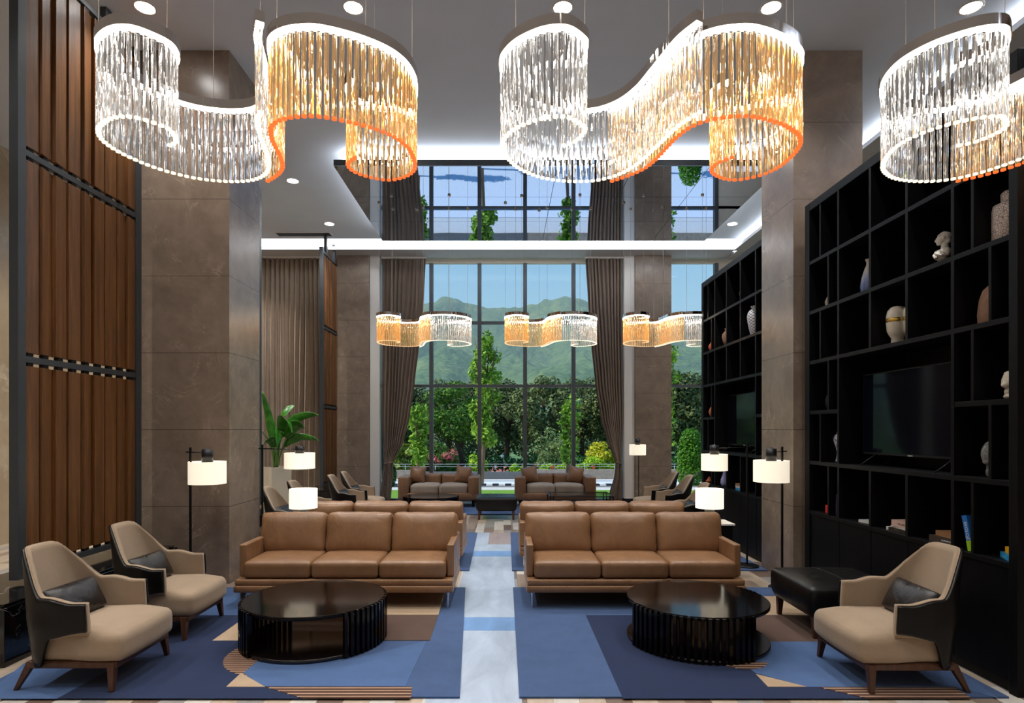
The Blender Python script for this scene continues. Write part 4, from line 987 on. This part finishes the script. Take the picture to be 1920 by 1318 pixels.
def big_leaf(name, base, mid, tip, w, fold=.25, teeth=9, tilt=0):
    P = [np.array(base, float), np.array(mid, float), np.array(tip, float)]
    pts = [tuple((1 - t) ** 2 * P[0] + 2 * t * (1 - t) * P[1] + t * t * P[2]) for t in [k / 26 for k in range(27)]]
    s0 = 9
    mb = MB(); mb.tube(pts[:s0 + 1], [.016 - .006 * k / s0 for k in range(s0 + 1)], 6); st = mb.build('stem', 'leaf_stem', pl)
    L, Rr = [], []; A = []; B = []
    for k in range(s0, 27):
        u = (k - s0) / (26 - s0); c = Vector(pts[k]); d = (Vector(pts[min(k + 1, 26)]) - Vector(pts[k - 1])).normalized()
        side = d.cross(Vector((0, .35, 1))).normalized(); side = (Matrix.Rotation(tilt, 3, d) @ side); up = side.cross(d)
        ww = w * (math.sin(PI * min(1, u * .93 + .07)) ** .6) * (1 - .16 * ((u * teeth * 2) % 1.0 > .5) * (u > .1))
        row = []; rb = []
        for s in (-1, -.66, -.33, 0, .33, .66, 1):
            p = c + side * (s * ww) + up * (abs(s) * ww * fold - .05 * s * s * ww * math.sin(u * 30)) ; row.append(tuple(p)); rb.append(tuple(p - up * .0025))
        A.append(row); B.append(rb)
    mb = MB(); mb.slab(A, B); mb.build('leaf', 'palm_leaf', pl)
K = 10.1 / 1126
def lp_(px, py, dy=0): return (PX(px, 10.1 + dy) + 3.86, dy, PZ(py, 10.1 + dy) - .95)
big_leaf('leaf', (0, 0, 0), lp_(520, 830), lp_(491, 733, -.05), .075, .3, tilt=.9)
big_leaf('leaf', (.03, 0, 0), lp_(520, 770), lp_(598, 778, -.2), .085, .15, tilt=-1.0)
big_leaf('leaf', (.02, -.02, 0), lp_(530, 740), lp_(548, 812, -.35), .13, .1, tilt=-.3)
big_leaf('leaf', (.02, .02, 0), lp_(530, 800), lp_(598, 826, -.1), .075, .2, tilt=-1.0)
big_leaf('leaf', (-.02, 0, 0), lp_(512, 820), lp_(478, 800, .1), .08, .2)
big_leaf('leaf', (-.02, -.02, 0), lp_(515, 800), lp_(492, 838, -.25), .08, .2, tilt=.5)
big_leaf('leaf', (0, -.03, 0), lp_(528, 770), lp_(520, 835, -.4), .11, .1, tilt=-.8)
big_leaf('leaf', (.03, -.03, 0), lp_(545, 770), lp_(572, 805, -.3), .11, .15, tilt=-.7)
big_leaf('leaf', (0, .03, 0), lp_(520, 770), lp_(552, 760, .3), .10, .2, tilt=.6)

# ================================================================ outdoors
def leafmat(name, c0, c1, rough=.55, tl=.25):
    q = NT(name); oi = q.n('ShaderNodeNewGeometry'); col = q.ramp(oi.outputs['Random Per Island'], [(0, c0), (1, c1)])
    df = q.n('ShaderNodeBsdfTranslucent'); q.l(col, df.inputs[0]); q.set(Base_Color=col, Roughness=rough, Specular_IOR_Level=.25)
    mx = q.n('ShaderNodeMixShader'); mx.inputs[0].default_value = tl; q.l(q.b.outputs[0], mx.inputs[1]); q.l(df.outputs[0], mx.inputs[2]); q.l(mx.outputs[0], q.out.inputs[0]); MT[name] = q.m
leafmat('sapling_leaf', srgb(70, 120, 20), srgb(170, 205, 70)); leafmat('broad_leaf', srgb(40, 86, 20), srgb(112, 150, 52)); leafmat('pine_needle', srgb(52, 70, 32), srgb(146, 156, 92), tl=.15)
leafmat('pine_dark', srgb(40, 58, 28), srgb(120, 132, 72), tl=.12)
leafmat('clipped_leaf', srgb(36, 92, 16), srgb(110, 165, 44)); leafmat('yellow_leaf', srgb(150, 170, 20), srgb(236, 216, 60)); leafmat('lime_leaf', srgb(110, 165, 20), srgb(200, 225, 60)); leafmat('hedge_leaf', srgb(20, 74, 22), srgb(66, 124, 40))
leafmat('shrub_leaf', srgb(92, 116, 62), srgb(160, 176, 112)); leafmat('pink_bloom', srgb(206, 90, 92), srgb(240, 160, 150)); leafmat('palm_frond', srgb(86, 112, 30), srgb(176, 186, 80))
simple('bark', srgb(118, 92, 66), .9, var=.25, scale=14, bump=.4, stretch=(1, 1, .2)); simple('pine_bark', srgb(82, 60, 46), .95, var=.3, scale=8, bump=.4, stretch=(1, 1, .2)); simple('dark_wood', srgb(70, 50, 36), .9)
rs = np.random.RandomState(11)
def leaves(blobs, n, size, flat=.0, shell=.55, cup=True):
    """leaf blades scattered through ellipsoidal clumps; blobs: (x,y,z,rx,ry,rz)"""
    w = np.array([b[3] * b[4] + b[4] * b[5] + b[3] * b[5] for b in blobs]); w = w / w.sum(); ks = rs.choice(len(blobs), n, p=w); B = np.array(blobs)[ks]
    d = rs.normal(size=(n, 3)); d /= np.linalg.norm(d, axis=1)[:, None]; rr = (shell + (1 - shell) * rs.rand(n) ** .5)[:, None]
    c = B[:, :3] + d * rr * B[:, 3:6]
    nrm = d * .8 + rs.normal(size=(n, 3)) * .6 + np.array([0, 0, .5]); nrm /= np.linalg.norm(nrm, axis=1)[:, None]
    t = np.cross(nrm, rs.normal(size=(n, 3))); t /= np.linalg.norm(t, axis=1)[:, None]; b = np.cross(nrm, t)
    s = (size * (.6 + .8 * rs.rand(n)))[:, None]
    V = np.stack([c - t * s, c + b * s * .55 - nrm * s * .1, c + t * s, c - b * s * .55 - nrm * s * .1], 1).reshape(-1, 3)
    return V, [(4 * i, 4 * i + 1, 4 * i + 2, 4 * i + 3) for i in range(n)]
def foliage(root, name, blobs, n, size, mat_, shell=.55):
    V, Fc = leaves(blobs, n, size, shell=shell); mb = MB(); mb.add(V.tolist(), Fc); return mb.build(name, mat_, root)
def tree(name, label, cat, X, d, z0, trunk, blobs, n, size, leaf, bark='bark', group=None, shell=.55, extra=None):
    big = d > 22.5
    if big: X, d = X * OS, d * OS
    """trunk: list of (points, radii) relative to the base"""
    t = thing(name, label, cat, (X, d, z0), 0, group)
    if big: t.scale = (OS, OS, OS)
    for pts, rad in trunk: mb = MB(); mb.tube(pts, rad, 8); mb.build('trunk', bark, t)
    foliage(t, 'foliage', blobs, n, size, leaf, shell)
    if extra: foliage(t, extra[0], extra[1], extra[2], extra[3], extra[4])
    return t
def cluster(cx, cy, cz, rx, ry, rz, k, r0, r1, seed, top=True):
    r = random.Random(seed); out = []
    for _ in range(k):
        while True:
            a, b, c = r.uniform(-1, 1), r.uniform(-1, 1), r.uniform(-.6 if top else -1, 1)
            L = math.sqrt(a * a + b * b + c * c)
            if .3 < L < 1: break
        q = r.uniform(r0, r1); out.append((cx + a / L * rx * max(L, .8), cy + b / L * ry * max(L, .8), cz + c / L * rz * max(L, .8), q, q, q * .75))
    return out
# ground: lawn, path, road, planted slope
OS = 1.28      # the garden beyond the road starts 30 m away
def gz(d): return H + (((-.02 * max(0, d - 19)) if d < 40 else -.42 - .035 * (d - 40)) - H) * OS
simple('lawn', srgb(104, 150, 36), .95, var=.3, scale=20, bump=.5, bscale=90); simple('paving', srgb(206, 204, 200), .9, var=.08); simple('asphalt', srgb(216, 220, 226), .9, var=.1, scale=20); simple('earth_green', srgb(58, 76, 34), .97, var=.35, scale=2)
simple('concrete_grey', srgb(120, 118, 114), .9, var=.1); simple('stone_wall', srgb(170, 152, 132), .9, var=.2, scale=6, bump=.4); simple('kerb_white', srgb(225, 225, 222), .8); simple('kerb_black', srgb(40, 42, 44), .8)
struct('ground', MB().box(-14, 16, 13.65, 16.2, -.15, -.02), 'lawn', 'strip of green lawn outside the window')
struct('path', MB().box(-14, 16, 16.2, 17.1, -.15, -.03), 'paving', 'pale paved path beyond the lawn')
mb = MB(); mb.add([(-30, 17.4, -.16), (32, 17.4, -.16), (36, 27.5, -.76), (-36, 27.5, -.76)], [(0, 1, 2, 3)]); struct('road', mb, 'asphalt', 'pale sunlit road sloping away beyond the kerb')
struct('trim_5', MB().box(-20, 22, 17.1, 17.4, -.3, -.02), 'concrete_grey', 'plain grey kerb stone at the near road edge')
mb = MB(); k = 0; x = -9.0
while x < 12: mb.box(x, x + .2, 19, 19.3, -.4, -.12, k % 2); x += .2; k += 1
tag(mb.build('kerb', ['kerb_white', 'kerb_black']), 'black and white striped kerb in the road', 'kerb')
mb = MB(); mb.add([(-36, 27.5, -.72), (36, 27.5, -.72), (38, 30, -.86), (-38, 30, -.86), (-36, 27.5, -.8), (36, 27.5, -.8)], [(0, 1, 2, 3), (0, 4, 5, 1)]); struct('pavement', mb, 'paving', 'pale far pavement across the road')
mb = MB(); mb.box(-30, -4.1, 30, 30.3, -1.1, -.42, 0); mb.box(-4.1, 1.15, 30, 30.3, -1.1, -.50, 1); mb.box(1.15, 30, 30, 30.3, -1.1, -.38, 0)
tag(mb.build('low_wall', ['stone_wall', 'concrete_grey']), 'low garden wall of stone and concrete across the road', 'wall')
t = thing('railing', 'thin white railing on top of the low garden wall', 'railing', (0, 30.15, -.40))
for z in (.16, .28): mb = MB(); mb.box(-20, 20, -.02, .02, z - .009, z + .009); mb.build('rail', 'white_paint', t)
mb = MB(); [mb.box(-20 + 1.5 * k - .015, -20 + 1.5 * k + .015, -.015, .015, .0, .22) for k in range(28)]; mb.build('posts', 'white_paint', t); t.children[-1].name = 'railing_post'
# terrain: planted slope, then the mountain ridges
me_v = []; me_f = []
def ridge(u):      # tan of the elevation of the skyline, from pixel readings
    px = 947 + 1126 * u
    ks = [(300, 540), (600, 590), (700, 588), (760, 575), (797, 561), (840, 548), (880, 561), (905, 567), (935, 569), (968, 568), (1000, 562), (1030, 553), (1060, 550), (1090, 553), (1110, 560), (1180, 568), (1250, 582), (1300, 594), (1400, 600), (1800, 580)]
    for a, b in zip(ks, ks[1:]):
        if px <= b[0]: t = (px - a[0]) / (b[0] - a[0]); return (806 - (a[1] + (b[1] - a[1]) * (t * t * (3 - 2 * t)))) / 1126
    return .2
from mathutils import noise as mnoise
NU, NR = 260, 150
us = [-.62 + 1.24 * i / (NU - 1) for i in range(NU)]
rr_ = [84 * (1500 / 84) ** (j / (NR - 1)) for j in range(NR)]
def hill(u, r):
    x, y = u * r, r
    t = max(0, min(1, (r - 120) / 1130)); base = ridge(u) * r * t ** 1.0 if t < 1 else ridge(u) * 1250 - (r - 1250) * .35
    fb_ = mnoise.fractal(Vector((x / 170, y / 260, 3.1)), .9, 2.1, 5); rg = 1 - abs(mnoise.noise(Vector((x / 120, y / 420, 8.2)))) * 2
    amp = r * .055 * min(1, max(0, (r - 110) / 200)) * (1 - t ** 6)
    return -3.3 + base + amp * (fb_ * .8 + rg * .55 - .5) + .004 * r * mnoise.noise(Vector((x / 14, y / 14, 0)))
for u in us:
    for r in rr_: me_v.append((u * r, r, hill(u, r)))
me_f = [(i * NR + j, (i + 1) * NR + j, (i + 1) * NR + j + 1, i * NR + j + 1) for i in range(NU - 1) for j in range(NR - 1)]
q = NT('forest_hill'); v = q.coords((1, 1, 1)); n1 = q.noise(v, .012, 6, .65); n2 = q.noise(v, .16, 4, .7)
vo = q.n('ShaderNodeTexVoronoi'); vo.inputs['Scale'].default_value = .16; q.l(v, vo.inputs['Vector'])
col = q.ramp(n1, [(.34, srgb(68, 104, 78)), (.52, srgb(102, 134, 90)), (.66, srgb(160, 176, 112))])
col = q.mix(.5, col, q.ramp(vo.outputs['Color'], [(0, srgb(54, 92, 72)), (1, srgb(134, 162, 100))]))
q.set(Base_Color=col, Roughness=1, Specular_IOR_Level=.05); bmp = q.math('ADD', q.math('MULTIPLY', vo.outputs['Distance'], -1.0), q.math('MULTIPLY', n2, .8)); q.bump(bmp, .35, 6); MT['forest_hill'] = q.m
mb = MB(); mb.add(me_v, me_f, 0, True); struct('mountains', mb, 'forest_hill', 'forested blue green mountain ridge far beyond the garden')
mb = MB(); mb.add([(-50, 30.3, -.95), (50, 30.3, -.95), (62, 92, -3.1), (-62, 92, -3.1)], [(0, 1, 2, 3)]); struct('terrain', mb, 'earth_green', 'green planted slope behind the garden wall')
# young trees by the window
def sapling(label, X, d, h, seed, cw, ntr=2, n=1500, lean=0, z0=-.02, lf=.07, ksc=1.0):
    r = random.Random(seed); bl = []
    for k in range(26):
        u = .30 + .70 * k / 25; wr = cw * lerpk([(.3, .42), (.42, .62), (.55, .55), (.7, .95), (.88, 1.0), (1.0, .55)], u)[0]; a = r.random() * 6.28
        bl.append((lean * u + math.cos(a) * wr * r.uniform(.3, 1), math.sin(a) * wr * r.uniform(.3, 1), h * u, .15 + .10 * r.random(), .15 + .10 * r.random(), .17 + .1 * r.random()))
    tr = [([(0, 0, 0), (lean * .3, 0, h * .3), (lean * .55, .02, h * .55), (lean, 0, h * .95)], [.055, .045, .032, .008])]
    for k in range(6):
        u = .38 + .08 * k; a = r.random() * 6.28; tr.append(([(lean * u, 0, h * u), (lean * u + math.cos(a) * cw * .5, math.sin(a) * cw * .5, h * (u + .12)), (lean * u + math.cos(a) * cw * .8, math.sin(a) * cw * .8, h * (u + .25))], [.02, .014, .005]))
    t = tree('sapling', label, 'young tree', X, d, z0, tr, bl, n, lf, 'sapling_leaf', 'bark', 'young trees along the road', .2); t.scale = (ksc,) * 3; return t
sapling('tall young tree with bright leaves in the middle of the window', PX(903, 21.6), 21.6, 3.68, 3, .45, lean=.18, n=3400, lf=.062, z0=-.42, ksc=1.42)
sapling('short young tree in front of the right half of the window', PX(1063, 22.4), 22.4, 2.6, 8, .28, lean=.12, n=1300, z0=-.46, ksc=1.2)
sapling('short young tree beside the left tied curtain', PX(784, 22.3), 22.3, 2.25, 12, .26, lean=0, n=1200, z0=-.46, ksc=1.25)
sapling('young tree outside the narrow right window', PX(1246, 22), 22, 3.6, 15, .3, n=1300, z0=-.44, ksc=1.42)
# deciduous tree
bz = gz(27)
tree('leafy_tree', 'round leafy green tree with forked dark trunk behind the road', 'tree', PX(868, 27), 27, bz,
     [([(0, 0, 0), (-.15, 0, .9), (-.5, 0, 1.7), (-.7, 0, 2.6)], [.14, .12, .09, .05]), ([(.75, .2, 0), (.7, .2, 1.2), (.6, .1, 2.4)], [.09, .07, .04]), ([(-.15, 0, .9), (.2, 0, 1.7), (.3, 0, 2.6)], [.09, .07, .04])],
     cluster(-.35, 0, 2.55, 1.35, 1.2, 1.25, 34, .35, .6, 4, False), 5200, .085, 'broad_leaf', 'dark_wood')
# umbrella pines
PIN = [(770, 40, 4.6, 1.6, 21, 'dark pine tree behind the left tied curtain'), (845, 44, 5.3, 2.4, 22, 'tall round crowned pine behind the leafy green tree'), (905, 48, 5.6, 2.0, 31, 'pine tree behind the tall young tree'),
       (955, 42, 5.1, 1.9, 23, 'pine tree just right of the tall young tree'), (1020, 38, 5.0, 2.0, 24, 'broad pine with grey green tufts in the right half of the window'), (1095, 43, 5.2, 2.2, 25, 'pine tree behind the right short young tree'), (1150, 40, 4.9, 1.8, 26, 'pine tree behind the right tied curtain'),
       (1268, 30, 4.6, 1.5, 27, 'leaning pine tree outside the narrow right window'), (1325, 42, 5.0, 2.0, 28, 'pine tree behind the clipped bush'), (690, 44, 5.0, 2.2, 29, 'pine tree hidden behind the left pillar')]
for px, d, h, cr, sd, lb in PIN:
    X = PX(px, d); b0_ = gz(d); hh = h - b0_ - 1.0; ln = .9 if px == 1268 else .2
    tr = [([(-ln, 0, 0), (-ln * .6, 0, hh * .35), (0, 0, hh * .8)], [.2, .17, .1]), ([(-ln * .4, 0, hh * .4), (.7, 0, hh * .8)], [.1, .05]), ([(-ln * .4, 0, hh * .45), (-1.0, .2, hh * .8)], [.1, .05])]
    tree('pine_tree', lb, 'pine tree', X, d, b0_, tr, cluster(0, 0, hh * .66, cr, cr * .8, hh * .40, 46, .42, .8, sd, False), 7500, .11, 'pine_needle' if sd % 2 == 0 else 'pine_dark', 'pine_bark', 'umbrella pines beyond the road', .7)
# shrubs
def shrub(name, label, px, d, z0, blobs, n, size, leaf, cat='shrub', extra=None, trunkh=.25):
    return tree(name, label, cat, PX(px, d), d, (H + (z0 - H) * OS if d > 22.5 else z0), [([(0, 0, -.05), (0, 0, trunkh)], [.04, .02])], blobs, n, size, leaf, 'dark_wood', None, .6, extra)
shrub('round_shrub', 'dark round grey green shrub beside the right short young tree', 1036, 26, -.35, cluster(.05, 0, .95, .75, .7, .95, 26, .25, .42, 41, False), 3200, .06, 'shrub_leaf')
shrub('oleander', 'oleander bush with pink blossoms behind the left box sofa', 826, 25, -.3, cluster(0, 0, .6, .68, .5, .6, 24, .2, .34, 42, False), 2200, .065, 'broad_leaf', extra=('blossom', cluster(0, -.1, .68, .66, .5, .62, 20, .12, .22, 43, False), 1300, .05, 'pink_bloom'))
shrub('yellow_shrub', 'yellow green shrub beside the right tied curtain', 1135, 25, -.35, cluster(.05, 0, .75, .62, .5, .7, 24, .2, .36, 44, False), 2600, .06, 'yellow_leaf')
shrub('lime_shrub', 'lime green bush at the foot of the yellow shrub', 1117, 24.3, -.35, cluster(0, 0, .45, .34, .3, .38, 12, .14, .24, 45, False), 900, .055, 'lime_leaf')
shrub('lime_shrub', 'bright lime bush behind the right box sofa left end', 973, 24.2, -.35, cluster(0, 0, .34, .26, .25, .3, 10, .12, .2, 46, False), 700, .05, 'lime_leaf')
shrub('lime_shrub', 'bright lime bush beside the tall young tree trunk', 893, 25, -.35, cluster(0, 0, .5, .3, .3, .5, 12, .14, .24, 47, False), 900, .055, 'lime_leaf')
shrub('spiky_palm', 'spiky yellow green palm bush beside the left curtain', 768, 24.8, -.3, cluster(0, 0, .75, .7, .5, .65, 18, .2, .34, 48, False), 1500, .12, 'palm_frond')
shrub('clipped_bush', 'tall clipped green bush outside the narrow right window', 1294, 18, -.15, [(0, 0, .5, .40, .40, .6), (0, 0, 1.0, .39, .39, .55), (0, 0, 1.4, .32, .32, .42)], 5200, .042, 'clipped_leaf', 'bush')
shrub('clipped_bush', 'small clipped green bush behind the left tied curtain', 733, 17.2, -.05, [(0, 0, .35, .16, .16, .36)], 1200, .03, 'hedge_leaf', 'bush')
t = tree('hedge', 'long low green hedge beyond the garden railing', 'hedge', 0, 27.5, gz(27.5) - .2, [], [(-8 + .5 * k, 0, .35 + .1 * math.sin(k * 1.7), .42, .35, .38) for k in range(44)], 9000, .07, 'hedge_leaf')
t = tree('hedge', 'bright lime hedge strip behind the right box sofa', 'hedge', 3.2, 24.4, gz(24.4) - .2, [], [(-1.6 + .22 * k, 0, .3 + .06 * math.sin(k * 2.1), .2, .2, .16) for k in range(19)], 2200, .05, 'lime_leaf')
t = tree('tree_belt', 'dark belt of trees far behind the pines', 'trees', 0, 62, gz(62), [], [(-26 + 1.3 * k, 2 * math.sin(k * 3.3), 2.0 + .6 * math.sin(k * 1.3), 1.6, 1.4, 2.4) for k in range(42)], 16000, .22, 'pine_dark'); t['kind'] = 'stuff'
# red parasols, planters, globe lamp
simple('parasol_red', srgb(196, 118, 104), .8, var=.06)
def parasol(label, px, d, z, w):
    t = thing('parasol', label, 'parasol', (PX(px, d), d, -1.4), 0, 'faded red parasols in the garden'); z = z + 1.4; w = w * 1.1
    mb = MB(); mb.lathe([(w, z - .28), (w * .5, z - .1), (.03, z)], 8, caps=False, smooth=False); mb.lathe([(.03, z - .004), (w * .5, z - .105), (w - .01, z - .284)], 8, caps=False, smooth=False); mb.build('canopy', 'parasol_red', t)
    mb = MB(); mb.tube([(0, 0, 0), (0, 0, z)], .025, 8); mb.build('pole', 'dark_wood', t)
parasol('faded red parasol beyond the garden wall between the box sofas', 942, 40, PZ(873, 40), .95)
parasol('second faded red parasol, lower and nearer, between the box sofas', 934, 37, PZ(880, 37), .68)
parasol('faded red parasol half hidden by the yellow shrub', 1109, 38, PZ(872, 38), .74)
for px, lb in ((1036, 'small terracotta pot on the garden wall behind the right box sofa'), (1113, 'small terracotta pot on the garden wall near the yellow shrub')):
    mb = MB(); mb.lathe([(.07, 0), (.10, .14), (.115, .145), (.115, .18), (.09, .18)], 16); tag(mb.build('flower_pot', 'terracotta', None, (PX(px, 30.15), 30.15, -.379)), lb, 'pot', 'pots on the garden wall')
t = thing('globe_lamp', 'white globe garden lamp on a thin post', 'garden lamp', (PX(942, 33), 33, -.9)); mb = MB(); mb.lathe([(.003, PZ(860, 30) + .9 - .12), (.07, PZ(860, 30) + .9 - .07), (.095, PZ(860, 30) + .9), (.07, PZ(860, 30) + .9 + .07), (.003, PZ(860, 30) + .9 + .095)], 16); mb.build('globe', 'white_paint', t)
mb = MB(); mb.tube([(0, 0, 0), (0, 0, PZ(860, 30) + .9 - .1)], .03, 8); mb.build('post', 'black_metal', t)

# ================================================================ daylight
q = NT('air_haze'); q.t.nodes.remove(q.b); vs_ = q.n('ShaderNodeVolumeScatter'); vs_.inputs['Color'].default_value = (.68, .86, 1, 1); vs_.inputs['Density'].default_value = .00048; q.l(vs_.outputs[0], q.out.inputs['Volume']); MT['air_haze'] = q.m
mb = MB(); mb.box(-1100, 1100, 95, 1480, -60, 700); tag(mb.build('haze', 'air_haze'), 'thin blue haze in front of the distant mountains', 'haze', None, 'stuff')
w = bpy.data.worlds.new('world'); sc.world = w; w.use_nodes = True; nt = w.node_tree; bg = nt.nodes['Background']
tc = nt.nodes.new('ShaderNodeTexCoord'); sp = nt.nodes.new('ShaderNodeSeparateXYZ'); nt.links.new(tc.outputs['Generated'], sp.inputs[0])
rp = nt.nodes.new('ShaderNodeValToRGB'); nt.links.new(sp.outputs[2], rp.inputs[0]); e = rp.color_ramp.elements
while len(e) < 4: e.new(.5)
for i, (p, c) in enumerate(((0, srgb(196, 224, 240)), (.2, srgb(146, 202, 238)), (.30, srgb(104, 174, 224)), (.7, srgb(70, 130, 205)))): e[i].position = p; e[i].color = c
nt.links.new(rp.outputs[0], bg.inputs[0]); bg.inputs[1].default_value = 1.12
S = bpy.data.lights.new('sun', 'SUN'); S.energy = 4.2; S.angle = R(.6); S.color = (1, .95, .86); so = bpy.data.objects.new('sun', S); C.objects.link(so)
so.rotation_euler = Vector((.72, .08, -.69)).to_track_quat('-Z', 'Y').to_euler()
# render-independent settings
sc.view_settings.view_transform = 'Standard'; sc.view_settings.look = 'None'; sc.view_settings.gamma = 1; sc.view_settings.exposure = 0.12; sc.view_settings.use_curve_mapping = False
cy = sc.cycles
cy.max_bounces = 14; cy.diffuse_bounces = 5; cy.glossy_bounces = 5; cy.transmission_bounces = 12; cy.transparent_max_bounces = 40
cy.sample_clamp_indirect = 6; cy.use_denoising = True; cy.caustics_reflective = False; cy.caustics_refractive = False
